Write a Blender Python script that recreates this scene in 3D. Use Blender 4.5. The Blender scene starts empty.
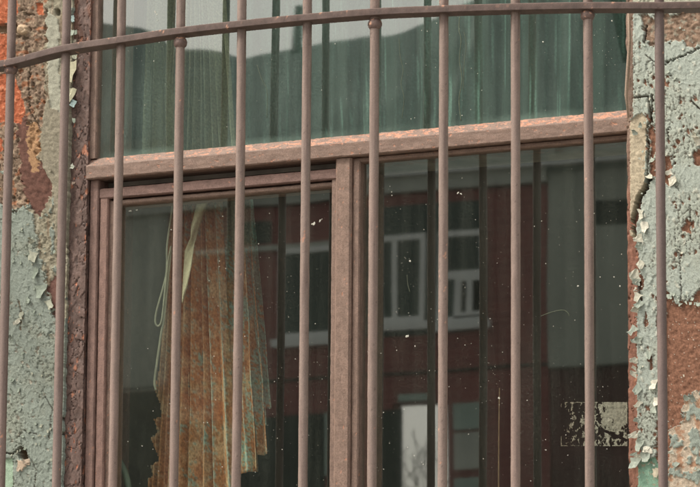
import bpy, math, random
import numpy as np
from mathutils import Matrix, Vector

random.seed(7)
rng = np.random.default_rng(7)
sc = bpy.context.scene
COL = sc.collection

# ------------------------------------------------------------------ camera
HX, HY_, VX, VY = 7767.0, 600.0, 150.0, 20487.0     # vanishing points measured from the picture centre
F = math.sqrt(HX*VX+HY_*VY)                       # focal length in photo pixels (photo 700 x 487)
XC = np.array([HX, HY_, F]); XC /= np.linalg.norm(XC)
ZC = np.array([VX, VY, -F]); ZC /= np.linalg.norm(ZC)
YC = np.cross(ZC, XC)
R = np.array([XC, YC, ZC])
S = 1.2
CZ = 1.3
CY = -1.3
CO = np.array([0.0, CY, CZ])
def ray(u, v): return R @ np.array([u-350.0, 243.5-v, -F])
def P(u, v, y):
    r = ray(u, v); t = (y-CY)/r[1]
    return CO+r*t
def X(u, y, v=250): return float(P(u, v, y)[0])
def Z(u, v, y): return float(P(u, v, y)[2])
def proj(p):
    q = np.array(p, float)-CO
    c = q @ R
    k = F/-c[..., 2]
    return 350+k*c[..., 0], 243.5-k*c[..., 1]

# ------------------------------------------------------------------ noise
_perm = rng.permutation(256); _perm = np.concatenate([_perm, _perm, _perm])
_g = rng.normal(size=(256, 3)); _g /= np.linalg.norm(_g, axis=1)[:, None]
def perlin(x, y, z=0.0):
    x, y, z = np.broadcast_arrays(np.asarray(x, float), np.asarray(y, float), np.asarray(z, float))
    xi, yi, zi = np.floor(x).astype(int), np.floor(y).astype(int), np.floor(z).astype(int)
    xf, yf, zf = x-xi, y-yi, z-zi
    xi &= 255; yi &= 255; zi &= 255
    f = lambda t: t*t*t*(t*(t*6-15)+10)
    u, v, w = f(xf), f(yf), f(zf)
    def g(dx, dy, dz):
        h = _perm[_perm[_perm[(xi+dx) & 255]+((yi+dy) & 255)]+((zi+dz) & 255)]
        gg = _g[h]
        return gg[..., 0]*(xf-dx)+gg[..., 1]*(yf-dy)+gg[..., 2]*(zf-dz)
    l = lambda a, b, t: a+t*(b-a)
    return 1.6*l(l(l(g(0,0,0), g(1,0,0), u), l(g(0,1,0), g(1,1,0), u), v),
             l(l(g(0,0,1), g(1,0,1), u), l(g(0,1,1), g(1,1,1), u), v), w)
def fbm(x, y, z=0.0, o=4, gain=.55):
    a, s, t = 1.0, 0, 0
    for i in range(o):
        s = s+a*perlin(np.asarray(x)*2**i+17.3*i, np.asarray(y)*2**i+5.1*i, np.asarray(z)*2**i+2.7*i); t += a; a *= gain
    return s/t*1.5
def ridge(x, y, z=0.0): return 1-np.abs(perlin(x, y, z))*2.2
def sm(x, a, b):
    t = np.clip((x-a)/(b-a), 0, 1); return t*t*(3-2*t)
def voro(x, y, seed=0):
    """cell noise: distance to nearest point, crack distance (F2-F1), random number of the cell, offset to its centre"""
    xi, yi = np.floor(x).astype(int), np.floor(y).astype(int)
    f1 = np.full(x.shape, 9.0); f2 = np.full(x.shape, 9.0); idr = np.zeros(x.shape); ox = np.zeros(x.shape); oy = np.zeros(x.shape)
    for dx in (-1, 0, 1):
        for dy in (-1, 0, 1):
            h = _perm[_perm[(xi+dx+seed) & 255]+((yi+dy) & 255)]; h2 = _perm[h+91]
            px = xi+dx+h/255.0; py = yi+dy+h2/255.0; d = np.hypot(px-x, py-y)
            c = d < f1; f2 = np.where(c, f1, np.minimum(f2, d)); f1 = np.where(c, d, f1)
            idr = np.where(c, _perm[h2+37]/255.0, idr); ox = np.where(c, x-px, ox); oy = np.where(c, y-py, oy)
    return f1, f2-f1, idr, ox, oy
def inpoly(u, v, pts):
    c = np.zeros(u.shape, bool); n = len(pts)
    for i in range(n):
        x0, y0 = pts[i]; x1, y1 = pts[(i+1) % n]
        if y0 == y1: continue
        k = ((y0 > v) != (y1 > v)) & (u < (x1-x0)*(v-y0)/(y1-y0)+x0)
        c ^= k
    return c
def segd(u, v, a, b):
    a = np.array(a, float); b = np.array(b, float); d = b-a
    t = np.clip(((u-a[0])*d[0]+(v-a[1])*d[1])/(d@d), 0, 1)
    return np.hypot(u-a[0]-t*d[0], v-a[1]-t*d[1])
def polyd(u, v, pts):
    r = segd(u, v, pts[0], pts[1])
    for i in range(1, len(pts)-1): r = np.minimum(r, segd(u, v, pts[i], pts[i+1]))
    return r
def mixc(c, m, col):
    m = np.asarray(m, float)[..., None]
    return c*(1-m)+np.array(col)*m

# ------------------------------------------------------------------ mesh helpers
def link(o, parent=None):
    COL.objects.link(o)
    if parent is not None: o.parent = parent
    return o
def tag(o, label=None, cat=None, group=None, kind=None):
    if label: o['label'] = label
    if cat: o['category'] = cat
    if group: o['group'] = group
    if kind: o['kind'] = kind
    return o
def empty(name, loc=(0, 0, 0)):
    o = bpy.data.objects.new(name, None); o.location = loc; o.empty_display_size = .1
    COL.objects.link(o); return o
def local(o):          # move mesh data so its world place stays after parenting to an offset empty
    return o
def mesh_obj(name, verts, faces, mat, parent=None, cols=None, smooth=True, loc=None):
    me = bpy.data.meshes.new(name)
    verts = np.asarray(verts, float)
    off = np.zeros(3)
    if parent is not None: off = np.array(parent.matrix_world.translation if parent.parent is None else parent.location)
    if parent is not None:
        off = np.zeros(3); q = parent
        while q is not None:
            off += np.array(q.location); q = q.parent
    org = verts.mean(axis=0) if loc is None else np.array(loc, float)
    me.from_pydata((verts-org).tolist(), [], [list(map(int, f)) for f in faces])
    if cols is not None:
        a = me.color_attributes.new('Col', 'FLOAT_COLOR', 'POINT')
        c = np.ones((len(verts), 4), np.float32); c[:, :3] = np.clip(cols, 0.003, .9)
        a.data.foreach_set('color', c.ravel())
    if smooth: me.polygons.foreach_set('use_smooth', [True]*len(me.polygons))
    me.materials.append(mat); me.update()
    o = bpy.data.objects.new(name, me); link(o, parent); o.location = org-off
    return o
def grid_faces(n, m, wrap=False, base=0):
    i, j = np.meshgrid(np.arange(n-1), np.arange(m if wrap else m-1), indexing='ij')
    j2 = (j+1) % m
    return (np.stack([i*m+j, (i+1)*m+j, (i+1)*m+j2, i*m+j2], -1).reshape(-1, 4)+base)
def resample(poly, step):
    out, dirs = [], []
    n = len(poly)
    for k in range(n):
        a = np.array(poly[k], float); b = np.array(poly[(k+1) % n], float)
        st = step if np.isscalar(step) else step[k]
        L = np.linalg.norm(b-a); c = max(1, int(round(L/st)))
        for i in range(c): out.append(a+(b-a)*i/c); dirs.append(k)
    return np.array(out), np.array(dirs)
def prism(name, poly, axis, l0, l1, mat, parent, step=.003, lstep=None, fn=None, flat=False):
    """solid of a closed cross-section swept along axis. poly: 2D points (x,y) for axis z, (y,z) for axis x, (x,z) for y.
       fn(pos, side, l) -> (displacement along normal, colour)"""
    p2, side = resample(poly, step)
    m = len(p2); ls = np.linspace(l0, l1, max(2, int((l1-l0)/(lstep or (step if np.isscalar(step) else min(step))))+1)); n = len(ls)
    d = np.roll(p2, -1, 0)-np.roll(p2, 1, 0)
    nr = np.stack([d[:, 1], -d[:, 0]], -1); nr /= np.linalg.norm(nr, axis=1)[:, None]+1e-9
    area = 0.5*np.sum(p2[:, 0]*np.roll(p2[:, 1], -1)-np.roll(p2[:, 0], -1)*p2[:, 1])
    if area < 0: nr = -nr
    Lg = np.repeat(ls[:, None], m, 1); A = np.repeat(p2[None, :, 0], n, 0); B = np.repeat(p2[None, :, 1], n, 0)
    def asm(a, b, l):
        return np.stack({'z': [a, b, l], 'x': [l, a, b], 'y': [a, l, b]}[axis], -1)
    pos = asm(A, B, Lg); cols = None
    if fn is not None:
        disp, cols = fn(pos, np.repeat(side[None], n, 0), Lg)
        e = np.minimum((Lg-l0), (l1-Lg)); disp = disp*sm(e, 0, .004)
        pos = asm(A+disp*nr[None, :, 0], B+disp*nr[None, :, 1], Lg)
        cols = cols.reshape(-1, 3)
    f = grid_faces(n, m, True).tolist()
    f.append(list(range(m))[::-1] if True else None); f.append([(n-1)*m+j for j in range(m)])
    o = mesh_obj(name, pos.reshape(-1, 3), f, mat, parent, cols)
    import bmesh
    bm = bmesh.new(); bm.from_mesh(o.data); bmesh.ops.recalc_face_normals(bm, faces=bm.faces); bm.to_mesh(o.data); bm.free()
    if hasattr(o.data, 'set_sharp_from_angle'): o.data.set_sharp_from_angle(angle=math.radians(38))
    return o
def box_vf(x0, x1, y0, y1, z0, z1, base=0):
    v = [(x, y, z) for x in (x0, x1) for y in (y0, y1) for z in (z0, z1)]
    f = [(0, 1, 3, 2), (4, 6, 7, 5), (0, 4, 5, 1), (2, 3, 7, 6), (0, 2, 6, 4), (1, 5, 7, 3)]
    return v, [tuple(i+base for i in q) for q in f]
def boxes(name, bl, mat, parent=None):
    V, Fc = [], []
    for b in bl:
        v, f = box_vf(*b, base=len(V)); V += v; Fc += f
    return mesh_obj(name, V, Fc, mat, parent, smooth=False)
def tube(name, pts, r, mat, parent=None, seg=10, fn=None, sub=None):
    pts = np.array(pts, float)
    if sub:                                     # Catmull-Rom
        q = np.vstack([2*pts[0]-pts[1], pts, 2*pts[-1]-pts[-2]]); out = []
        for i in range(1, len(q)-2):
            for t in np.linspace(0, 1, sub, endpoint=False):
                a, b, c, d = q[i-1], q[i], q[i+1], q[i+2]
                out.append(.5*((2*b)+(-a+c)*t+(2*a-5*b+4*c-d)*t*t+(-a+3*b-3*c+d)*t**3))
        out.append(q[-2]); pts = np.array(out)
    n = len(pts); T = np.gradient(pts, axis=0); T /= np.linalg.norm(T, axis=1)[:, None]
    up = np.array([0, 1.0, 0]) if abs(T[0][1]) < .8 else np.array([1.0, 0, 0])
    rr = np.broadcast_to(np.asarray(r, float), (n,))
    A = np.cross(T, up); A /= np.linalg.norm(A, axis=1)[:, None]; B = np.cross(T, A)
    th = np.linspace(0, 2*math.pi, seg, endpoint=False)
    V = pts[:, None]+rr[:, None, None]*(A[:, None]*np.cos(th)[None, :, None]+B[:, None]*np.sin(th)[None, :, None])
    cols = None
    if fn is not None:
        dr, cols = fn(V, np.repeat(th[None], n, 0)); nn = V-pts[:, None]; V = pts[:, None]+nn*(1+dr/rr[:, None])[..., None]
        cols = cols.reshape(-1, 3)
    f = [tuple(q) for q in grid_faces(n, seg, True)]; f += [tuple(range(seg)), tuple((n-1)*seg+j for j in range(seg))[::-1]]
    return mesh_obj(name, V.reshape(-1, 3), f, mat, parent, cols)

# ------------------------------------------------------------------ materials
def new_mat(name):
    m = bpy.data.materials.new(name); m.use_nodes = True
    nt = m.node_tree; nt.nodes.clear(); return m, nt
def N(nt, t, **k):
    n = nt.nodes.new(t)
    for a, b in k.items():
        if a in ('loc',): continue
        if hasattr(n, a): setattr(n, a, b)
        else: n.inputs[a].default_value = b
    return n
def L(nt, a, b): nt.links.new(a, b)
def attr_mat(name, rough=.7, fine=900.0, amp=.35, bump=.25, bscale=450.0, bdist=.0006, spec=.3):
    m, nt = new_mat(name)
    out = N(nt, 'ShaderNodeOutputMaterial'); b = N(nt, 'ShaderNodeBsdfPrincipled')
    b.inputs['Roughness'].default_value = rough; b.inputs['Specular IOR Level'].default_value = spec
    at = N(nt, 'ShaderNodeAttribute'); at.attribute_name = 'Col'
    tc = N(nt, 'ShaderNodeTexCoord')
    n1 = N(nt, 'ShaderNodeTexNoise'); n1.inputs['Scale'].default_value = fine; n1.inputs['Detail'].default_value = 3
    L(nt, tc.outputs['Object'], n1.inputs['Vector'])
    mr = N(nt, 'ShaderNodeMapRange'); mr.inputs['From Min'].default_value = .3; mr.inputs['From Max'].default_value = .7
    mr.inputs['To Min'].default_value = 1-amp; mr.inputs['To Max'].default_value = 1+amp
    L(nt, n1.outputs['Fac'], mr.inputs['Value'])
    vm = N(nt, 'ShaderNodeVectorMath', operation='SCALE'); L(nt, at.outputs['Color'], vm.inputs[0]); L(nt, mr.outputs[0], vm.inputs['Scale'])
    L(nt, vm.outputs[0], b.inputs['Base Color'])
    n2 = N(nt, 'ShaderNodeTexNoise'); n2.inputs['Scale'].default_value = bscale; n2.inputs['Detail'].default_value = 5; n2.inputs['Roughness'].default_value = .65
    L(nt, tc.outputs['Object'], n2.inputs['Vector'])
    bp = N(nt, 'ShaderNodeBump'); bp.inputs['Strength'].default_value = bump; bp.inputs['Distance'].default_value = bdist
    L(nt, n2.outputs['Fac'], bp.inputs['Height']); L(nt, bp.outputs[0], b.inputs['Normal'])
    L(nt, b.outputs[0], out.inputs[0]); return m
def plain(name, col, rough=.7, var=.25, scale=8.0, bump=0.0, metal=0.0, col2=None, stretch=(1, 1, 1), spec=.4):
    m, nt = new_mat(name)
    out = N(nt, 'ShaderNodeOutputMaterial'); b = N(nt, 'ShaderNodeBsdfPrincipled')
    b.inputs['Roughness'].default_value = rough; b.inputs['Metallic'].default_value = metal; b.inputs['Specular IOR Level'].default_value = spec
    tc = N(nt, 'ShaderNodeTexCoord'); mp = N(nt, 'ShaderNodeMapping'); mp.inputs['Scale'].default_value = stretch
    L(nt, tc.outputs['Object'], mp.inputs[0])
    n1 = N(nt, 'ShaderNodeTexNoise'); n1.inputs['Scale'].default_value = scale; n1.inputs['Detail'].default_value = 6
    L(nt, mp.outputs[0], n1.inputs['Vector'])
    cr = N(nt, 'ShaderNodeValToRGB'); cr.color_ramp.elements[0].position = .35; cr.color_ramp.elements[1].position = .65
    c2 = col2 or tuple(min(1, c*(1+var)) for c in col)
    c1 = col if col2 else tuple(c*(1-var) for c in col)
    cr.color_ramp.elements[0].color = (*c1, 1); cr.color_ramp.elements[1].color = (*c2, 1)
    L(nt, n1.outputs['Fac'], cr.inputs[0]); L(nt, cr.outputs[0], b.inputs['Base Color'])
    if bump:
        bp = N(nt, 'ShaderNodeBump'); bp.inputs['Strength'].default_value = bump; bp.inputs['Distance'].default_value = .01
        L(nt, n1.outputs['Fac'], bp.inputs['Height']); L(nt, bp.outputs[0], b.inputs['Normal'])
    L(nt, b.outputs[0], out.inputs[0]); return m
def glass_mat(name, ior=2.45, dirt=.05, dcol=(.42, .45, .38), wav=.0, seed=0.0, film=.0):
    m, nt = new_mat(name)
    out = N(nt, 'ShaderNodeOutputMaterial')
    tc = N(nt, 'ShaderNodeTexCoord')
    gl = N(nt, 'ShaderNodeBsdfGlossy'); gl.inputs['Roughness'].default_value = .012; gl.inputs['Color'].default_value = (.97, 1, .97, 1)
    tr = N(nt, 'ShaderNodeBsdfTransparent'); tr.inputs['Color'].default_value = (.93, .965, .94, 1)
    # old drawn glass: gentle waviness
    mp = N(nt, 'ShaderNodeMapping'); mp.inputs['Scale'].default_value = (5, 1, 2.2); mp.inputs['Location'].default_value = (seed, 0, seed)
    L(nt, tc.outputs['Object'], mp.inputs[0])
    nw = N(nt, 'ShaderNodeTexNoise'); nw.inputs['Scale'].default_value = 1.0; nw.inputs['Detail'].default_value = 1
    L(nt, mp.outputs[0], nw.inputs['Vector'])
    bp = N(nt, 'ShaderNodeBump'); bp.inputs['Strength'].default_value = 1; bp.inputs['Distance'].default_value = wav
    L(nt, nw.outputs['Fac'], bp.inputs['Height']); L(nt, bp.outputs[0], gl.inputs['Normal'])
    fr = N(nt, 'ShaderNodeFresnel'); fr.inputs['IOR'].default_value = ior
    ge = N(nt, 'ShaderNodeNewGeometry')
    inv = N(nt, 'ShaderNodeMath', operation='SUBTRACT'); inv.inputs[0].default_value = 1; L(nt, ge.outputs['Backfacing'], inv.inputs[1])
    mu = N(nt, 'ShaderNodeMath', operation='MULTIPLY'); L(nt, fr.outputs[0], mu.inputs[0]); L(nt, inv.outputs[0], mu.inputs[1])
    mx = N(nt, 'ShaderNodeMixShader'); L(nt, mu.outputs[0], mx.inputs[0]); L(nt, tr.outputs[0], mx.inputs[1]); L(nt, gl.outputs[0], mx.inputs[2])
    # dirt film: rain streaks + grime, denser in patches
    df = N(nt, 'ShaderNodeBsdfDiffuse'); df.inputs['Color'].default_value = (*dcol, 1)
    mp2 = N(nt, 'ShaderNodeMapping'); mp2.inputs['Scale'].default_value = (70, 1, 3.0); mp2.inputs['Location'].default_value = (seed, 0, 0)
    L(nt, tc.outputs['Object'], mp2.inputs[0])
    ns = N(nt, 'ShaderNodeTexNoise'); ns.inputs['Detail'].default_value = 4; L(nt, mp2.outputs[0], ns.inputs['Vector']); ns.inputs['Scale'].default_value = 1
    ng = N(nt, 'ShaderNodeTexNoise'); ng.inputs['Detail'].default_value = 5; ng.inputs['Scale'].default_value = 6; L(nt, tc.outputs['Object'], ng.inputs['Vector'])
    nf = N(nt, 'ShaderNodeTexNoise'); nf.inputs['Detail'].default_value = 2; nf.inputs['Scale'].default_value = 420; L(nt, tc.outputs['Object'], nf.inputs['Vector'])
    def rng_(node, a, b, c, d):
        r = N(nt, 'ShaderNodeMapRange'); r.inputs['From Min'].default_value = a; r.inputs['From Max'].default_value = b
        r.inputs['To Min'].default_value = c; r.inputs['To Max'].default_value = d; L(nt, node, r.inputs['Value']); return r.outputs[0]
    a1 = rng_(ns.outputs['Fac'], .35, .75, 0, 1.3); a2 = rng_(ng.outputs['Fac'], .3, .7, .3, 1.5); a3 = rng_(nf.outputs['Fac'], .35, .7, .5, 1.6)
    m1 = N(nt, 'ShaderNodeMath', operation='MULTIPLY'); L(nt, a1, m1.inputs[0]); L(nt, a2, m1.inputs[1])
    m2 = N(nt, 'ShaderNodeMath', operation='MULTIPLY'); L(nt, m1.outputs[0], m2.inputs[0]); m2.inputs[1].default_value = dirt
    m3 = N(nt, 'ShaderNodeMath', operation='ADD'); L(nt, m2.outputs[0], m3.inputs[0]); m3.inputs[1].default_value = film
    m4 = N(nt, 'ShaderNodeMath', operation='MULTIPLY'); L(nt, m3.outputs[0], m4.inputs[0]); L(nt, a3, m4.inputs[1])
    sp = N(nt, 'ShaderNodeSeparateXYZ'); L(nt, tc.outputs['Generated'], sp.inputs[0])
    eb = rng_(sp.outputs[2], 0, .018, .22, 0); el = rng_(sp.outputs[0], .0, .04, .12, 0); er = rng_(sp.outputs[0], .98, 1.0, 0, .25)
    e1 = N(nt, 'ShaderNodeMath', operation='MAXIMUM'); L(nt, eb, e1.inputs[0]); L(nt, el, e1.inputs[1])
    e2 = N(nt, 'ShaderNodeMath', operation='MAXIMUM'); L(nt, e1.outputs[0], e2.inputs[0]); L(nt, er, e2.inputs[1])
    e3 = N(nt, 'ShaderNodeMath', operation='MULTIPLY'); L(nt, e2.outputs[0], e3.inputs[0]); L(nt, rng_(ng.outputs['Fac'], .42, .68, 0, 1), e3.inputs[1])
    m5 = N(nt, 'ShaderNodeMath', operation='ADD'); m5.use_clamp = True; L(nt, m4.outputs[0], m5.inputs[0]); L(nt, e3.outputs[0], m5.inputs[1]); m4 = m5
    mx2 = N(nt, 'ShaderNodeMixShader'); L(nt, m4.outputs[0], mx2.inputs[0]); L(nt, mx.outputs[0], mx2.inputs[1]); L(nt, df.outputs[0], mx2.inputs[2])
    L(nt, mx2.outputs[0], out.inputs[0]); return m

M_WALL = attr_mat('weathered_plaster', rough=.9, fine=700, amp=.24, bump=.15, bscale=300, bdist=.0006, spec=.15)
M_FLAKE = attr_mat('peeling_paint', rough=.75, fine=300, amp=.15, bump=.2, spec=.25)
M_WOOD = attr_mat('painted_wood', rough=.62, fine=650, amp=.22, bump=.45, bscale=420, bdist=.0008, spec=.3)
M_IRON = attr_mat('painted_iron', rough=.55, fine=900, amp=.16, bump=.30, bscale=600, bdist=.0006, spec=.35)
M_RUST = attr_mat('rusty_sheet', rough=.75, fine=320, amp=.35, bump=.3, bscale=300, bdist=.0006)
M_GL_UP = glass_mat('dusty_glass_upper', wav=.0008, dirt=.055, film=.016, seed=3.0, dcol=(.30, .42, .36))
M_GL_R = glass_mat('dusty_glass_right', wav=.00016, dirt=.016, film=.011, seed=9.0)
M_GL_L = glass_mat('dusty_glass_left', wav=.00016, dirt=.016, film=.011, seed=14.0)
M_SPECK = plain('paint_splatter', (.50, .50, .43), .8, .2, 200)
M_ROOM = plain('dark_room_plaster', (.035, .055, .045), .9, .4, 3)
M_BACK = plain('rough_masonry', (.22, .20, .17), .9, .3, 20, .3)

# ------------------------------------------------------------------ colours (albedo, linear)
C_PAINT = (.225, .258, .225); C_OLIVE = (.255, .235, .175); C_BROWN = (.17, .085, .055); C_RUSTY = (.225, .115, .075)
C_BRICK = (.35, .105, .052); C_BEIGE = (.48, .40, .31); C_MORTAR = (.20, .145, .105); C_TEAL = (.22, .36, .27)
C_WPAINT = (.212, .145, .115); C_SALMON = (.44, .22, .145); C_DKWOOD = (.10, .06, .05)

# ------------------------------------------------------------------ walls
G = 2.88
YL, YR = 2.862, 2.850
def wall_left(u, v):
    w1 = fbm(u/9, v/9, .3); w2 = fbm(u/9, v/9, 7.7); w3 = fbm(u/2.6, v/2.6, 3.1, 3)
    uu = u+w1*5+w3*1.6; vv = v+w2*6+w3*1.6
    n0 = fbm(u/40, v/40, 1.5); n1 = fbm(u/5, v/5, 9.0); n2 = fbm(u/1.7, v/1.7, 4.0, 3)
    h = n2*.00015+n1*.0003
    col = np.ones(u.shape+(3,))*np.array(C_PAINT)
    col = mixc(col, sm(n0, -.2, .5)*.35, (.25, .25, .19)); col = mixc(col, sm(n1, .1, .6)*.3, (.16, .19, .16))
    # brittle old paint: small plates with hairline cracks, some lifted, some gone
    f1, cd, ir, ox, oy = voro((u+w3*2.2)/5.5, (v+w1*3)/8.0, 3)
    pl = (ir > .55)*1.0; h = h+(ox*(ir-.5)*2+oy*(((ir*7) % 1)-.5)*2)*.0011*pl
    ck = sm(-cd, -.10, -.02)*sm(n0+ir*.6, .1, .5); h = h-ck*.0012; col = mixc(col, ck*.55, (.12, .13, .10))
    f1, cd, ir, ox, oy = voro((u+w3*1.5)/2.6, (v+w3*1.5)/3.4, 11)
    chip = ((ir > .93) & (n0+n1*.8 > .05))*1.0*(v > 190)
    h = h-chip*.0014; col = mixc(col, chip*.9, (.36, .33, .27))
    h = h+sm(ridge(u/7, v/11, 2.2), .84, .98)*.0007
    # olive render showing where the paint is gone
    ol = inpoly(uu, vv, [(-60, 20), (70, -60), (80, 330), (56, 325), (46, 290), (36, 240), (33, 212), (12, 205), (-8, 150), (-60, 160)])
    m = ol.astype(float); col = np.where(ol[..., None], np.array(C_OLIVE)*(1+.35*n1[..., None]), col)
    h = h-m*.0018+m*n1*.0009
    gv = ol & (fbm(u/7, v/14, 12.2) > .30) & (v > 190); col = np.where(gv[..., None], np.array(C_PAINT)*.9, col); h = h+gv*.0014
    stn = sm(fbm(u/5, v/45, 15., 4), .1, .45)*ol; col = mixc(col, stn*.6, (.15, .095, .06)); sv_ = sm(fbm(u/4+9, v/30, 16., 4), .25, .5)*ol; col = mixc(col, sv_*.5, (.36, .34, .27))
    # pitted brown mortar in the upper half
    br = inpoly(uu, vv, [(-60, -60), (50, -60), (46, 20), (42, 70), (46, 110), (40, 128), (34, 170), (26, 205), (14, 212), (-2, 200), (-60, 150)])
    col = np.where(br[..., None], (np.array(C_MORTAR)*(1+.6*n1[..., None]+.4*n2[..., None])), col)
    col = mixc(col, br*sm(fbm(u/6, v/6, 21.), .15, .4)*.7, (.34, .27, .19))
    col = mixc(col, br*sm(fbm(u/8, v/8, 31.), .2, .45)*.8, (.26, .11, .055))
    pit = sm(fbm(u/7, v/8, 41., 4), .30, .5); h = h-br*(.0035+pit*.0035)+br*(n1*.0007+fbm(u/16, v/20, 44., 3)*.002)
    # dark red brown tongue under the olive lobe
    t = inpoly(uu, vv, [(14, 110), (28, 120), (30, 150), (50, 176), (52, 195), (44, 204), (38, 218), (28, 205), (19, 170)])
    col = np.where(t[..., None], np.array((.12, .062, .048))*(1+.5*n1[..., None]), col); h = np.where(t, -.0035+n1*.0006, h)
    cw = inpoly(uu, vv, [(26, 128), (36, 120), (38, 168), (28, 172)]); col = np.where(cw[..., None], np.array((.33, .20, .11)), col)
    # olive lobe standing proud with a dark edge
    lb = inpoly(u+w1*1.5, v+w2*1.5, [(46, 100), (70, 90), (70, 240), (56, 240), (53, 185), (48, 177), (42, 165), (40, 140)])
    col = np.where(lb[..., None], np.array((.225, .205, .155))*(1+.3*n1[..., None]), col); h = np.where(lb, .0012+n1*.0007, h)
    # whitish strip
    ws = inpoly(u+w1*3, v+w2*3, [(45, 12), (58, 20), (60, 112), (50, 108), (48, 85), (46, 40)])
    col = np.where(ws[..., None], np.array((.31, .31, .25))*(1+.25*n1[..., None]), col); h = np.where(ws, -.0005+n1*.0007, h)
    # red-brown patch beside the second bar
    rp = inpoly(uu, vv, [(47, 284), (60, 272), (62, 322), (54, 318)]); col = np.where(rp[..., None], np.array((.15, .08, .065)), col); h = np.where(rp, -.003+n1*.0005, h)
    # bricks
    bk = np.zeros(u.shape, bool)
    for q in ([(-70, -30), (13, -30), (16, 10), (12, 22), (-70, 24)], [(-70, 34), (6, 33), (9, 45), (6, 60), (-70, 62)], [(-70, 72), (12, 74), (18, 88), (23, 108), (21, 124), (14, 122), (-70, 120)],
              [(34, 2), (42, 4), (42, 14), (36, 15)], [(-70, 132), (-4, 132), (2, 150), (-70, 176)]):
        bk |= inpoly(u+w1*2.5, v+w2*2.5, q)
    col = np.where(bk[..., None], np.array(C_BRICK)*(1+.35*n1[..., None]+.25*n2[..., None]), col)
    col = mixc(col, bk*sm(n1, .25, .5)*.5, (.62, .30, .18))
    h = np.where(bk, -.006+n1*.0012+n2*.0007, h)
    gap = (np.abs(v-27+w1*2) < 4.5) & (u < 15) | (np.abs(v-67+w1*2) < 3) & (u < 16)
    h = np.where(gap & ~bk, -.018+n1*.001, h); col = np.where((gap & ~bk)[..., None], np.array((.20, .14, .09)), col)
    # lump of mortar
    d = np.hypot((u-21)/1.2, v-29); h = h+.006*sm(-d, -6, -3); col = mixc(col, sm(-d, -6, -4), (.50, .38, .26))
    hole = np.hypot((u-57)/.8, v-12); h = h-.010*sm(-hole, -4, -2)
    # cracks and holes in the lower paint
    def crack(pts, w, dep, c=(.10, .08, .06)):
        nonlocal h, col
        d = polyd(u+w3*1.2+w1*1.2, v+w3*1.2+w2, pts); k = sm(-d, -w*.8, -w*.45)
        h = h-k*dep; col = mixc(col, k*.8, c)
    crack([(0, 452), (12, 454), (18, 449)], 1.4, .006); crack([(17, 438), (22, 430), (36, 434)], .7, .002)
    crack([(28, 60), (27, 110), (40, 130)], .8, .003); crack([(12, 458), (13, 487), (12, 540)], 1.0, .004)
    crack([(28, 455), (36, 470), (34, 500)], .6, .0015); crack([(38, 212), (56, 214)], .5, .001)
    crack([(18, 300), (22, 318), (20, 330)], 1.0, .002, (.2, .15, .1)); crack([(44, 395), (52, 408), (49, 440)], .6, .0015)
    ho = inpoly(u+w3*1.5, v+w3*1.5, [(17, 450), (20, 446), (26, 449), (28, 457), (25, 460), (19, 458)])
    h = np.where(ho, -.02, h); col = np.where(ho[..., None], np.array((.20, .14, .09)), col)
    pb = inpoly(u+w3*1.2, v+w3*1.2, [(18, 460), (31, 461), (27, 466), (22, 471), (18, 468)]); col = np.where(pb[..., None], np.array((.42, .33, .25)), col); h = np.where(pb, .002, h)
    tl = (u+w3*.8 < 12) & (v+w2*3 > 458) & (u+w1*6 > -22) & (v+w2*6 < 530); col = np.where(tl[..., None], np.array((.30, .40, .30))*(1+.12*n1[..., None]), col); h = np.where(tl, -.003+n1*.0003, h)
    return h, col, (ol | br)
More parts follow.
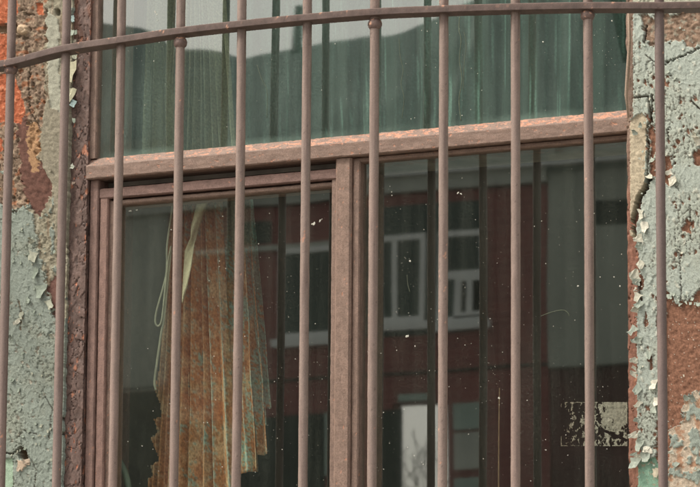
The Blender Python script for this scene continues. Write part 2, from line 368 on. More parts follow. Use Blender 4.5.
def wall_right(u, v):
    w1 = fbm(u/9, v/9, 50.3); w2 = fbm(u/9, v/9, 57.7); w3 = fbm(u/2.6, v/2.6, 53.1, 3)
    uu = u+w1*4+w3*1.6; vv = v+w2*5+w3*1.6
    n0 = fbm(u/40, v/40, 51.5); n1 = fbm(u/5, v/5, 59.0); n2 = fbm(u/1.7, v/1.7, 54.0, 3)
    h = n2*.00015+n1*.00025
    col = np.ones(u.shape+(3,))*np.array((.355, .395, .35))
    col = mixc(col, sm(n0, -.2, .5)*.3, (.36, .37, .29)); col = mixc(col, sm(n1, .1, .6)*.25, (.24, .29, .25))
    f1, cd, ir, ox, oy = voro((u+w3*1.6)/5.0, (v+w1*4)/11.0, 23)
    h = h+(ox*(ir-.5)*2+oy*(((ir*7) % 1)-.5)*1.5)*.0012*(ir > .5)
    ck = sm(-cd, -.11, -.02)*sm(n0+ir*.6, .35, .75); h = h-ck*.0014; col = mixc(col, ck*.75, (.12, .09, .07))
    f1, cd, ir, ox, oy = voro((u+w3*1.4)/2.4, (v+w3*1.4)/3.8, 31)
    chip = ((ir > .94) & (n0+.4*n1 > .18))*1.0; h = h-chip*.002; col = mixc(col, chip*.95, (.25, .125, .08))
    ch2 = ((ir > .90) & (ir < .935))*1.0; col = mixc(col, ch2*.6, (.50, .50, .42)); h = h+ch2*.0007
    h = h+sm(ridge(u/8, v/12, 67.), .84, .98)*.0006
    # rough brown-grey damage at the top
    a = inpoly(uu, vv, [(640, 14), (652, 16), (740, 5), (760, 46), (700, 47), (690, 45), (672, 40), (656, 46), (645, 42)])
    col = np.where(a[..., None], np.array((.23, .16, .115))*(1+.55*n1[..., None]), col); col = mixc(col, a*sm(fbm(u/6, v/6, 70.), .1, .4)*.7, (.30, .29, .23))
    h = np.where(a, -.003+n1*.0018, h)
    wt = inpoly(uu, vv, [(625, -40), (740, -40), (740, 10), (625, 12)]); col = np.where(wt[..., None], np.array((.40, .40, .32))*(1+.3*n1[..., None]), col)
    # exposed reddish brown render
    b = inpoly(uu, vv, [(664, 288), (671, 299), (678, 304), (686, 300), (700, 291), (800, 280), (800, 388), (703, 384), (690, 392), (684, 405), (681, 420), (668, 432), (664, 428)])
    b |= inpoly(uu, vv, [(664, 158), (674, 155), (672, 170), (668, 186), (663, 182)])
    b |= inpoly(uu, vv, [(693, 153), (702, 153), (702, 170), (695, 165)]) | inpoly(uu, vv, [(655, 420), (670, 430), (669, 480), (657, 470)])
    b |= inpoly(uu, vv, [(649, 120), (655, 130), (657, 178), (651, 172)]) | inpoly(uu, vv, [(684, 218), (692, 222), (689, 232), (683, 230)])
    col = np.where(b[..., None], np.array(C_RUSTY)*(1+.45*n1[..., None]+.3*n2[..., None]), col); h = np.where(b, -.0032+n1*.0008+n2*.0003, h)
    sp = b & (fbm(u/1.9, v/1.9, 75., 2) > .80); col = np.where(sp[..., None], np.array((.6, .55, .46)), col); h = h+sp*.0008
    # beige coat low on the right
    c = inpoly(uu, vv, [(800, 386), (704, 384), (692, 392), (685, 404), (682, 420), (669, 432), (667, 560), (800, 560)])
    col = np.where(c[..., None], np.array(C_BEIGE)*(1+.22*n1[..., None]+.2*n2[..., None]), col); h = np.where(c, -.0012+n1*.0009, h)
    col = mixc(col, c*sm(fbm(u/9, v/9, 77.), .15, .3)*.8, (.36, .19, .11))
    gp = c & (fbm(u/13+3, v/15, 79.)+.25*n1 > .12); col = np.where(gp[..., None], np.array((.27, .31, .27))*(1+.3*n1[..., None]), col); h = h+gp*.0012
    # beige mortar strip by the frame
    d = inpoly(u+w3*1.0, v+w2*2, [(628, 122), (642, 112), (646, 118), (645, 150), (644, 182), (640, 205), (634, 235), (628, 238)])
    col = np.where(d[..., None], np.array((.43, .37, .27))*(1+.25*n1[..., None]), col); h = np.where(d, -.0018+n1*.0007, h)
    # flat piece with a square corner crack
    def crack(pts, w, dep, c=(.09, .06, .045), wob=1.4):
        nonlocal h, col
        dd = polyd(u+(w3*1.0+w1*1.2)*wob, v+(w3*1.0+w2*1.2)*wob, pts); k = sm(-dd, -w*.8, -w*.5)
        h = h-k*dep; col = mixc(col, k*.85, c)
    crack([(630, 98), (648, 96), (650, 118), (652, 122)], 1.2, .006, wob=.5)
    crack([(652, 95), (651, 118), (646, 128), (648, 150), (647, 182)], 1.3, .010, (.13, .07, .045), 1)
    crack([(648, 178), (646, 186), (641, 193), (637, 206), (634, 216), (633, 228)], 4.6, .022, (.035, .026, .022)); crack([(634, 226), (635, 240)], 2.5, .015, (.05, .03, .025))
    crack([(664, 64), (680, 57), (705, 46)], .9, .006); crack([(645, 25), (644, 44)], 1.2, .005)
    crack([(690, 100), (700, 110)], 1.0, .004); crack([(668, 128), (668, 140)], .8, .003); crack([(634, 232), (637, 262), (640, 300)], 1.6, .006, (.16, .07, .045))
    crack([(645, 55), (660, 66)], .7, .002); crack([(679, 250), (681, 300)], .7, .002); crack([(690, 205), (690, 240)], .6, .002)
    # torn strip low beside the frame: teal plaster showing
    e = inpoly(u+w3, v+w1*2, [(628, 463), (636, 468), (645, 456), (655, 458), (660, 470), (658, 560), (628, 560)])
    col = np.where(e[..., None], np.array(C_TEAL)*(1+.2*n1[..., None]), col); col = mixc(col, e*sm(fbm(u/5, v/5, 83.), .2, .4)*.7, (.36, .26, .18)); h = np.where(e, -.004+n1*.0005, h)
    _f, _c, _i, _x, _y = voro((u+w3*1.5)/3.2, (v+w1*5)/13, 41); tr = (_i > .90) & (u < 664) & (v > 240) & (v < 462)
    col = np.where(tr[..., None], np.array((.24, .13, .09)), col); h = h-tr*.0025
    eg = np.where(v < 118, 632.6, np.where(v < 236, 629.2, 636.6+1.2*n1))+w3*1.0
    h = np.where(u < eg, -.032, h)
    return h, col, b

def build_wall(name, us, vs, y0, fn, parent, edge, label):
    # us, vs are picture samples turned once into real metres along the wall plane
    xs = np.array([X(u, y0) for u in us]); zs = np.array([Z(350, v, y0) for v in vs])
    x, z = np.meshgrid(xs, zs, indexing='xy')
    pos = np.stack([x, np.full_like(x, y0), z], -1)
    u, v = proj(pos)
    h, col, _ = fn(u, v)
    pos[..., 1] -= h
    n, m = x.shape
    # ragged inner edge turned back into the reveal
    e = pos[:, edge].copy(); r = fbm(np.full(n, .5), v[:, edge]/7, 5.5)*.0022
    pos[:, edge, 0] += r
    sk = pos[:, edge].copy(); sk[:, 1] = y0+.16
    V = np.vstack([pos.reshape(-1, 3), sk]); C = np.vstack([col.reshape(-1, 3), col[:, edge]*.9])
    f = grid_faces(n, m).tolist()
    idx = np.arange(n)*m+(m-1 if edge == -1 else 0)
    for i in range(n-1): f.append([idx[i], idx[i+1], n*m+i+1, n*m+i])
    o = mesh_obj(name, V, f, M_WALL, parent, C)
    o['label'] = label
    return o

building = empty('old_building', (X(350, 2.9), 2.9, 0.0))
tag(building, 'derelict masonry building front with peeling grey green paint and bare brick around the barred window', 'building')
vs = np.concatenate([np.linspace(-700, -40, 40), np.arange(-36, 525, .8), np.linspace(530, 1960, 90)])
usL = np.concatenate([np.linspace(-900, -55, 60), np.linspace(-50, -8, 40), np.arange(-6, 67.5, .7)])
usR = np.concatenate([np.arange(629.3, 712, .7), np.linspace(714, 760, 40), np.linspace(765, 1500, 50)])
build_wall('wall', usL, vs, YL, wall_left, building, -1, 'pitted brown mortar, orange brick ends and flaking grey green paint left of the window')
build_wall('wall', usR, vs, YR, wall_right, building, 0, 'pale green cracked paint over reddish brown render right of the window')

# curled flakes of paint --------------------------------------------------
def flakes(name, specs, y0, parent, back=(.55, .56, .48)):
    V, Fc, C = [], [], []
    for (u, v, size, ang, curl, col) in specs:
        c = P(u, v, y0-.0004); a = math.radians(ang); curl = curl*.75
        d = np.array([math.cos(a), 0, math.sin(a)]); t = np.array([-math.sin(a), 0, math.cos(a)])
        nn = 4; base = len(V); skew = random.uniform(-.4, .4); tp = random.uniform(.1, .8)
        wd = size*random.uniform(.5, 1.1); jit = [random.uniform(.75, 1.15) for _ in range(nn)]
        for s in range(nn):
            q = s/(nn-1); th = curl*q
            rad = size/max(curl, .05)
            along = rad*math.sin(th); outw = rad*(1-math.cos(th))
            for k in range(4):
                w = (k/3-.5)*wd*(1-tp*q)*jit[s]+skew*wd*q
                j = random.uniform(-.08, .08)*size
                p = c+d*(along+j)+t*(w+j)+np.array([0, -outw-.0003+j*.4, 0])
                V.append(p); C.append(col)
        for s in range(nn-1):
            for k in range(3): Fc.append((base+s*4+k, base+s*4+k+1, base+s*4+k+5, base+s*4+k+4))
    o = mesh_obj(name, V, Fc, M_FLAKE, parent, np.array(C), smooth=False); o['kind'] = 'stuff'
    md = o.modifiers.new('thick', 'SOLIDIFY'); md.thickness = .0003
    return o
W1, W2, W3 = (.34, .38, .32), (.50, .49, .40), (.62, .60, .50)
spR = [(672, 172, .010, 200, 1.6, W3), (669, 183, .013, 10, .9, W3), (698, 146, .012, 95, 1.2, W3), (694, 138, .008, 60, 1.2, W2),
       (639, 272, .013, 190, 1.3, W2), (643, 262, .010, 220, 1.2, W2), (640, 283, .010, 170, 1.4, W1), (641, 210, .014, 260, .8, W2), (645, 222, .014, 250, .9, W3), (643, 238, .012, 200, 1.0, W2),
       (650, 352, .010, 240, 1.2, W1), (640, 340, .012, 200, 1.5, W1), (638, 360, .011, 190, 1.5, W2), (655, 380, .012, 280, 1.0, W3), (656, 398, .012, 260, 1.2, W3),
       (652, 408, .012, 330, 1.2, W1), (648, 446, .010, 250, 1.1, W3), (652, 450, .010, 200, 1.0, W3), (655, 468, .013, 270, .9, (.45, .40, .30)), (640, 440, .016, 265, 1.0, W1), (636, 458, .014, 265, 1.0, W1), (645, 452, .013, 280, .9, W1),
       (648, 175, .009, 300, 1.2, W2), (650, 160, .008, 340, 1.2, W1), (636, 135, .008, 100, 1.4, W1), (640, 128, .008, 80, 1.3, W1), (688, 400, .008, 120, 1.2, W1), (694, 402, .010, 100, 1.0, (.27, .31, .27)),
       (674, 452, .008, 200, 1.1, W2), (678, 462, .007, 250, 1.2, W1)]
for i in range(90):
    v = random.uniform(0, 490); u = random.choice([random.uniform(637, 664), random.uniform(666, 702)])
    spR.append((u, v, random.uniform(.001, .004), random.uniform(180, 340), random.uniform(.5, 1.4), random.choice([W1, W1, W2])))
for i in range(34):
    spR.append((random.uniform(636, 643), random.uniform(235, 460), random.choice([.002, .003, .004, .006, .009, .012]), random.uniform(150, 260), random.uniform(.8, 1.7), random.choice([W1, W2])))
for i in range(16):
    spR.append((664+i*2.4, 298+random.uniform(-6, 5), random.uniform(.004, .007), random.uniform(240, 300), random.uniform(.5, 1.1), W1))
o = flakes('peeling_paint', spR, YR, building); o['label'] = 'pale curled flakes lifting off the right wall'
D1, D2 = (.21, .245, .20), (.29, .30, .235)
spL = [(34, 252, .014, 250, 1.0, D2), (37, 268, .016, 262, 1.0, D1), (42, 285, .018, 280, .8, D1), (48, 300, .016, 290, .9, D2), (33, 243, .010, 120, 1.2, D2), (21, 312, .012, 290, 1.0, D2), (27, 298, .010, 320, 1.2, D1), (20, 320, .010, 200, 1.0, W2),
       (14, 378, .007, 250, 1.2, D1), (19, 388, .007, 280, 1.1, D1), (12, 392, .006, 100, 1.0, D1), (21, 463, .012, 255, .7, (.42, .34, .26)), (30, 462, .010, 190, .8, (.42, .34, .26)), (48, 172, .008, 30, 1.2, (.26, .24, .18)),
       (8, 160, .009, 240, 1.0, W2), (6, 172, .008, 200, 1.2, W1), (52, 338, .006, 100, 1, D2)]
spL += [(71, 16, .010, 275, .5, (.22, .29, .28)), (72, 30, .011, 265, 1.3, (.30, .34, .28)), (74, 33, .008, 20, 1.3, D1), (74, 41, .008, 350, 1.4, (.22, .20, .16)), (73, 58, .013, 40, 1.2, D2), (71.5, 62, .028, 270, .35, (.42, .40, .28)), (72, 88, .022, 262, .35, (.38, .37, .26)), (74, 100, .010, 250, .9, (.22, .29, .28)),
        (73, 121, .007, 20, 1.5, D1), (71, 166, .009, 330, 1.2, (.28, .30, .25)), (72, 183, .007, 10, 1.0, (.2, .15, .12))]
for i in range(110):
    v = random.uniform(205, 490); u = random.uniform(8, 56)
    spL.append((u, v, random.uniform(.0015, .005), random.uniform(180, 350), random.uniform(.4, 1.3), random.choice([D1, D1, D2])))
o = flakes('peeling_paint', spL, YL, building); o['label'] = 'grey green flakes lifting off the left wall'

# lintel, sill wall, back masonry and the dark room ----------------------
x_l, x_r = X(66, YL), X(634, YR)
z_top = Z(350, -330, G); z_bot = Z(350, 900, G)
boxes('lintel', [(x_l-.02, x_r+.02, YL+.004, 3.25, z_top, z_top+.9)], M_BACK, building)
boxes('lower_wall', [(x_l-.02, x_r+.02, YL+.004, 3.25, -.2, z_bot)], M_BACK, building)
boxes('masonry', [(x_l-3, x_l-.03, YL+.04, 3.25, -.2, 4.2), (x_r+.03, x_r+3, YR+.05, 3.25, -.2, 4.2), (x_l-.03, x_r+.03, 2.95, 3.25, z_top+.9, 4.2)], M_BACK, building)
boxes('room', [(x_l-2.5, x_r+2.5, 5.2, 5.4, -.2, 4.2), (x_l-2.7, x_l-2.5, 3.2, 5.4, -.2, 4.2), (x_r+2.5, x_r+2.7, 3.2, 5.4, -.2, 4.2),
               (x_l-2.7, x_r+2.7, 3.2, 5.4, 4.0, 4.25), (x_l-2.7, x_r+2.7, 3.2, 5.4, -.2, 0.02)], M_ROOM, building)

# ------------------------------------------------------------------ window
win = empty('window', (X(342, G), G, z_bot))
tag(win, 'old brown timber window with transom, mullion and dusty dark panes behind the iron grille', 'window')
def wood_fn(base=C_WPAINT, chip_lo=.74, chip_col=C_SALMON, rough=.0003, crack=.4, axis='x', chipfn=None, seed=0.0, dark=.35):
    def fn(pos, side, l):
        a, b, c = pos[..., 0]*1000, pos[..., 1]*1000, pos[..., 2]*1000
        if axis == 'x': ga, gb, gc = a/16, b/5, c/5
        else: ga, gb, gc = a/5, b/5, c/16
        g = fbm(ga+seed, gb, gc, 4); n = fbm(a/9+seed, b/9, c/9, 4); k = ridge(ga*.35+seed, gb*.5, gc*.35) if axis == 'x' else ridge(ga*.5+seed, gb*.45, gc*.3)
        kk = sm(k, .95, .995)*crack
        dsp = g*rough*.8+n*rough*.8-kk*rough*1.6
        col = np.ones(pos.shape)*np.array(base)
        col = col*(1+.22*g[..., None]+.16*n[..., None])
        col = mixc(col, kk*.6, tuple(x*dark for x in base))
        ch = fbm(ga*1.6+9+seed, gb*1.3, gc*1.6, 4)+.35*fbm(a/3, b/3, c/3, 2)
        thr = chip_lo
        if chipfn is not None: thr = chip_lo-chipfn(pos, side)
        m = sm(ch, thr, thr+.06)
        cc = mixc(np.ones(pos.shape)*np.array(chip_col), sm(n, 0, .4)*.6, (.34, .15, .09))
        col = col*(1-m[..., None])+cc*m[..., None]; dsp = dsp-m*.0005
        return dsp, col
    return fn
ZB = z_bot+.02
YB = 2.868      # board face
# left board with scabby paint
def jamb_fn(pos, side, l):
    a, b, c = pos[..., 0]*1000, pos[..., 1]*1000, pos[..., 2]*1000
    n1 = fbm(a/6, b/6, c/10, 5, .6); n2 = fbm(a/16, b/16, c/34, 4)
    _f, cd, ir, ox, oy = voro((a+b)/9+n1*.35, c/17+n1*.35, 5); _f, cd2, ir2, _x, _y = voro((a+b)/4+n1*.3, c/7+n1*.3, 9)
    ck = sm(-cd, -.09, -.02)*sm(n2, -.5, .1); gone = (ir > .62)*1.0
    dsp = n1*.0006-ck*.0013-gone*.0009+(oy*(ir-.4))*.0010+fbm(a/30, b/30, c/50)*.001
    col = np.ones(pos.shape)*np.array((.14, .092, .078)); col = col*(1+.45*n1[..., None]); col = mixc(col, gone*.35, (.075, .05, .042))
    col = mixc(col, sm(n2, .1, .5)*.5, (.16, .10, .085)); col = mixc(col, ck*.6, (.04, .028, .024))
    ch0 = (ir2 > .90)*sm(n2, .0, .2)
    col = mixc(col, ch0*.8, (.40, .17, .10)); dsp = dsp-ch0*.0004
    ch = fbm(a/4+3, b/4, c/9, 4); m = sm(ch, .66, .72)
    u, v = proj(pos); m = np.maximum(m, sm(ch, .42, .48)*sm(np.abs(u-72), 9, 5)*(((v > 120) & (v < 180)) | ((v > 280) & (v < 345)) | (v > 420)))
    col = mixc(col, m, (.50, .20, .12)); dsp = dsp-m*.0008
    or_ = sm(v, 70, 0)*sm(n2, -.2, .3); col = mixc(col, or_*.55, (.22, .09, .05))
    return dsp, col
x0, x1 = X(61, YB), X(86, YB)
prism('jamb', [(x0, YB), (x1, YB), (x1, 2.98), (x0, 2.98)], 'z', ZB, z_top, M_WOOD, win, [.0011, .0014, .02, .02], .0013, jamb_fn)['label'] = 'left jamb board with dark blistered paint and salmon chips'
# inner reveal moulding (a bead fixed inside the board)
def bar_z(name, u0, u1, yf, zb, zt, fn=None, parent=win, yb=2.97, yref=None, st=.0015, rnd=.0015, label=None):
    a, b = X(u0, yf), X(u1, yf)
    o = prism(name, [(a, yf+rnd), (a+rnd, yf), (b-rnd, yf), (b, yf+rnd), (b, yb), (a, yb)], 'z', zb, zt, M_WOOD, parent, [st, st, st, st, .01, .02], .002, fn or wood_fn(axis='z'))
    if label: o['label'] = label
    return o
# transom profile (y, z) traced at its left end
uq = 200
zt_g = Z(uq, 158.5-.0887*(uq-95), G)                      # top edge where the upper pane meets it
YF = 2.867                                               # transom face
zf_t = Z(uq, 165.2-.0887*(uq-85)+.0*uq, YF)
zf_b = Z(uq, 179.6-.0886*(uq-85), YF)
def tchip(pos, side):
    patch = fbm(pos[..., 0]*22, pos[..., 2]*60, 3., 3)*.35; e = (side == 0)*(.30+patch)+(side == 1)*(.34+patch)+(side == 2)*(.26*sm(pos[..., 2], zf_t-.006, zf_t)+.04)
    u, v = proj(pos); return e+(side <= 1)*sm(u, 60, 420)*.22
xl, xr = X(84.5, YF), X(640, YF)
prism('transom', [(G-.0005, zt_g), (G-.004, zt_g-.0022), (YF+.001, zf_t), (YF, zf_t-.0015), (YF, zf_b+.0015), (YF+.0015, zf_b), (2.97, zf_b), (2.97, zt_g+.0)], 'x', xl, xr, M_WOOD, win,
      [.0011, .0011, .001, .0011, .001, .002, .01, .01], .0013, wood_fn(chip_lo=.62, chipfn=tchip, seed=4.0, rough=.0003))['label'] = 'transom rail with salmon undercoat showing along its worn top edge'
# upper light: left bead + right old sliver
bar_z('glazing_bead', 86.6, 94.0, 2.873, zt_g-.001, z_top, wood_fn(axis='z', seed=8.0))
# lower left opening: bead next to board, sash
ZT = zf_b
bar_z('glazing_bead', 88.7, 97.4, 2.874, ZB, ZT-.0005, wood_fn(axis='z', seed=11.0, base=(.19, .12, .10)))
sash = empty('sash', (0, 0, 0)); sash.parent = win; sash.location = (0, 0, 0)
sash['label'] = 'recessed opening sash with grooved stile and head rail left of the mullion'
def m_sub(name, *a, **k): return bar_z(name, *a, parent=sash, **k)
YS = 2.877     # sash face
zs_t = Z(250, 181.2-.0886*(250-183)+.8, YS); zs_b = Z(250, 192.3-.0886*(250-183), YS)
m_sub('stile', 98.9, 107.2, YS, ZB, zs_t, fn=wood_fn(axis='z', seed=15.0, base=(.225, .14, .115)), yb=2.92)
m_sub('glazing_bead', 108.0, 113.2, YS+.005, ZB, zs_b-.003, fn=wood_fn(axis='z', seed=19.0), yb=2.915)
m_sub('stile', 331, 352, YS+.001, ZB, zs_t, fn=wood_fn(axis='z', seed=15.5), yb=2.92)
xa, xb = X(98.9, YS), X(345, YS)
def bar_x(name, yf, z0, z1, xa, xb, parent, fn=None, yb=2.92, rnd=.0015):
    return prism(name, [(yf+rnd, z1), (yf, z1-rnd), (yf, z0+rnd), (yf+rnd, z0), (yb, z0), (yb, z1)], 'x', xa, xb, M_WOOD, parent, [.0015]*3+[.003, .01, .01], .002, fn or wood_fn(axis='x'))
bar_x('head_rail', YS-.001, zs_b, zs_t, xa, xb, sash, wood_fn(seed=23.0, base=(.17, .105, .088)))
zb2 = Z(250, 199.3-.0886*(250-183), YS+.005); zb3 = Z(250, 194.6-.0886*(250-183), YS+.005)
bar_x('glazing_bead', YS+.005, zb2, zb3, X(108, YS+.005), xb, sash, wood_fn(seed=27.0))
# mullion
bar_z('mullion', 334.6, 350.6, 2.872, ZB, ZT-.0008, wood_fn(axis='z', seed=31.0, base=(.225, .153, .12), chip_lo=.72), rnd=.0025)
bar_z('glazing_bead', 352.2, 359.4, 2.877, ZB, ZT-.004, wood_fn(axis='z', seed=35.0), yb=2.92)
# right fixed light beads
YRB = 2.878
zr1 = Z(443, 147.8+2.4, YRB); zr0 = Z(443, 147.8+7.0, YRB)
bar_x('glazing_bead', YRB, zr0, zr1, X(352, YRB), X(640, YRB), win, wood_fn(seed=39.0))
boxes('head_fillet', [(X(98, G), X(640, G), 2.90, 2.97, zr0, ZT-.0006)], M_BACK, win)
# right jamb: reddish bare wood
def rj(pos, side, l):
    d, c = wood_fn(axis='z', seed=43.0, base=(.23, .105, .07), crack=1.0, rough=.0009, dark=.2, chip_lo=.5, chip_col=(.45, .20, .11))(pos, side, l)
    u, v = proj(pos); c = mixc(c, sm(v, 235, 120)*.7, (.24, .19, .15)); return d, c
YJ = 2.866
prism('jamb', [(X(627.5, YJ), YJ), (X(641, YJ), YJ), (X(641, YJ), 2.98), (X(627.5, YJ), 2.98)], 'z', ZB, z_top, M_WOOD, win, [.0012, .02, .02, .004], .0014, rj)['label'] = 'narrow right jamb of cracked reddish bare wood'
boxes('window_sill', [(x_l-.02, x_r+.02, YL-.05, 3.1, z_bot-.03, ZB)], M_BACK, win)
# sliver of old wood hanging by the upper right corner
sv = np.array([P(u, v, 2.860) for u, v in ((628.5, 8), (629.5, 40), (627.5, 75), (626, 95), (628.5, 118))])
def dark_fn(V, th):
    n = fbm(V[..., 0]*300, V[..., 1]*300, V[..., 2]*120); return n*.0006, np.ones(V.shape)*np.array((.27, .20, .15))*(1+.5*n[..., None])
tube('splinter', sv, [.0012, .002, .0024, .002, .0008]*1, M_WOOD, win, 8, dark_fn)

# panes
def pane(name, u0, u1, y, z0, z1, mat, parent, label):
    o = boxes(name, [(X(u0, y), X(u1, y), y, y+.004, z0, z1)], mat, parent); o['label'] = label; return o
G2, G3 = 2.8875, 2.893
p_up = pane('pane', 90, 632, G, zt_g-.001, z_top, M_GL_UP, win, 'wide upper pane with green vertical streaks')
p_r = pane('pane', 354, 632, G2, ZB, ZT-.005, M_GL_R, win, 'lower right fixed pane reflecting the house opposite')
p_l = pane('pane', 104, 348, G3, ZB, zs_b, M_GL_L, sash, 'lower left sash pane with rusty sheets behind it')
# paint splatter on the panes
def specks(parent, y, u0, u1, v0f, v1f, n, clusters, seed, big=()):
    r = random.Random(seed); V, Fc = [], []
    def disc(u, v, rad, sx=1.0, ang=0.0):
        c = P(u, v, y-.0003); b = len(V); k = 9; ca, sa = math.cos(ang), math.sin(ang)
        V.append(c+np.array([0, -.0003, 0]))
        for i in range(k):
            t = 2*math.pi*i/k; rr = rad*.8*r.uniform(.6, 1.35); a, e = rr*math.cos(t)*sx, rr*math.sin(t)
            V.append(c+np.array([a*ca-e*sa, 0, a*sa+e*ca]))
        for i in range(k): Fc.append((b, b+1+i, b+1+(i+1) % k))
    for i in range(int(n*1.7)):
        u = r.uniform(u0, u1); v = r.uniform(v0f(u), v1f(u)); disc(u, v, r.choice([.0002, .0003, .0003, .0004, .0005, .0008]))
    for (cu, cv, s, m) in clusters:
        for i in range(m): disc(r.gauss(cu, s*.6), r.gauss(cv, s), r.uniform(.0002, .0006))
    for (u, v, rad, sx, an) in big: disc(u, v, rad, sx, an)
    o = mesh_obj('splatter', V, Fc, M_SPECK, parent, smooth=False); o['kind'] = 'stuff'; o['label'] = 'pale paint specks on the glass'
tz = lambda u: 158.5-.0887*(u-95)
specks(p_up, G, 96, 626, lambda u: 2, lambda u: tz(u)-3, 120, [(600, 30, 22, 26), (603, 60, 20, 14), (137, 40, 24, 10)], 3,
       [(155, 12, .0015, 1.8, -.9), (157, 14.5, .0012, 1, 0), (612, 21, .0012, 1, 0), (543, 42, .0012, 1.2, .4)])
specks(p_r, G2, 364, 626, lambda u: tz(u)+34, lambda u: 486, 190, [(405, 230, 24, 22), (410, 310, 26, 20), (480, 280, 25, 16), (490, 375, 18, 26), (600, 230, 24, 14), (395, 425, 24, 14), (570, 400, 24, 8)], 5,
       [(458, 193, .0012, 2.4, .5), (461, 194, .001, 2.0, -.7), (410, 261, .0014, 1, 0), (620, 286, .0015, 1, 0), (578, 286, .0013, 1.6, .7), (614, 277, .001, 1, 0), (600, 277, .001, 1, 0), (407, 336, .0018, 1.6, .1), (499, 398, .0016, 1, 0), (415, 346, .0012, 1, 0), (546, 450, .0012, 1, 0)])
specks(p_l, G3, 124, 329, lambda u: tz(u)+52, lambda u: 486, 120, [(283, 285, 28, 26), (320, 370, 26, 30), (285, 410, 26, 24), (322, 205, 12, 10)], 9,
       [(314, 223.5, .0019, 1.5, .8), (312, 224, .0014, 1, 0), (320, 221, .0015, 1.9, .9), (322, 219, .0009, 1, 0), (130, 211, .0014, 2.2, .1), (137, 210, .001, 2, .1)])

M_DRIP = plain('dried_drip', (.11, .13, .085), .7, .3, 80)
def drip(parent, pts, y, r, lab):
    o = tube('dried_drip', [P(u, v, y-.0002) for u, v in pts], r, M_DRIP, parent, 6, sub=8); o['label'] = lab
drip(p_up, [(399, 38), (400, 55), (403, 70), (401, 84), (404, 98), (402, 118)], G, .00032, 'faint wavering dried drip')
drip(p_up, [(459.5, 17), (459, 30), (461, 40), (459.5, 60), (462, 80), (459, 100), (461, 121)], G, .0005, 'yellowish dried drip')
drip(p_up, [(464, 32), (466, 45), (464.5, 60), (463, 90)], G, .0003, 'faint curved dried drip')
drip(p_up, [(257, 65), (262, 80), (267, 91), (267, 118)], G, .0003, 'thin angled scratch line')
drip(p_r, [(541, 316), (552, 312), (563, 310), (568, 313), (569, 316)], G2, .00035, 'short curved pale mark')
drip(p_r, [(407, 275), (408, 285), (410, 292)], G2, .0003, 'short pale mark')
# scraped remains of a paper notice stuck on the right pane
M_NOTICE, _nt = new_mat('paper_residue')
_o = N(_nt, 'ShaderNodeOutputMaterial'); _d = N(_nt, 'ShaderNodeBsdfDiffuse'); _t = N(_nt, 'ShaderNodeBsdfTransparent'); _m = N(_nt, 'ShaderNodeMixShader')
_a = N(_nt, 'ShaderNodeAttribute'); _a.attribute_name = 'Col'; _c = N(_nt, 'ShaderNodeTexCoord'); _n = N(_nt, 'ShaderNodeTexNoise'); _n.inputs['Scale'].default_value = 260; _n.inputs['Detail'].default_value = 5
_r = N(_nt, 'ShaderNodeMapRange'); _r.inputs['From Min'].default_value = .34; _r.inputs['From Max'].default_value = .60; _r.inputs['To Min'].default_value = .25; _r.inputs['To Max'].default_value = .85
L(_nt, _c.outputs['Object'], _n.inputs['Vector']); L(_nt, _n.outputs['Fac'], _r.inputs['Value']); L(_nt, _r.outputs[0], _m.inputs[0]); L(_nt, _a.outputs['Color'], _d.inputs['Color'])
L(_nt, _t.outputs[0], _m.inputs[1]); L(_nt, _d.outputs[0], _m.inputs[2]); L(_nt, _m.outputs[0], _o.inputs[0])
def notice():
    o_v, o_f, o_c = [], [], []
    nu, nv = 200, 140
    us_, vs_ = np.linspace(561, 628, nu), np.linspace(401, 448, nv)
    U, V_ = np.meshgrid(us_, vs_)
    n = fbm(U/5, V_/9, 90., 4)+.5*fbm(U/1.6, V_/3, 91., 3)
    edge = np.minimum(np.minimum(U-561, 627.5-U), np.minimum(V_-402, 446-V_))
    keep = ((n > .0-.8*sm(U, 600, 608)*sm(V_, 440, 412)+.25*sm(U, 590, 575)) | (edge < 1.0) & (n > -.3)) & (edge > -.1+.5*fbm(U/3, V_/3, 95.))
    keep &= ~((segd(U, V_, (590, 441), (603, 430)) < 1.2) | (segd(U, V_, (603, 430), (626, 440)) < 1.3))
    keep &= (U > 566+4*fbm(U/3, V_/6, 99.)-12*sm(V_, 415, 403)+0*U) | (V_ > 436)
    X_ = [[P(u, v, G2-.0006) for u in us_] for v in vs_]
    pts = np.array(X_).reshape(-1, 3)
    for i in range(nv-1):
        for j in range(nu-1):
            if keep[i, j] and keep[i+1, j+1]:
                a = i*nu+j; o_f.append((a, a+1, a+nu+1, a+nu))
    cc = np.ones((nv, nu, 3))*np.array((.27, .27, .21)); cc = mixc(cc, sm(n, .3, .9)*.5, (.56, .55, .45)); cc = mixc(cc, sm(U, 592, 566)*.6, (.16, .13, .09))
    used = sorted({i for q in o_f for i in q}); mp = {a: b for b, a in enumerate(used)}
    o = mesh_obj('notice_scrap', pts[used], [[mp[i] for i in q] for q in o_f], M_NOTICE, None, cc.reshape(-1, 3)[used])
    md = o.modifiers.new('thick', 'SOLIDIFY'); md.thickness = .0003; md.offset = 0
    tag(o, 'scraped torn remains of a pale paper notice stuck low on the right pane', 'notice')
notice()

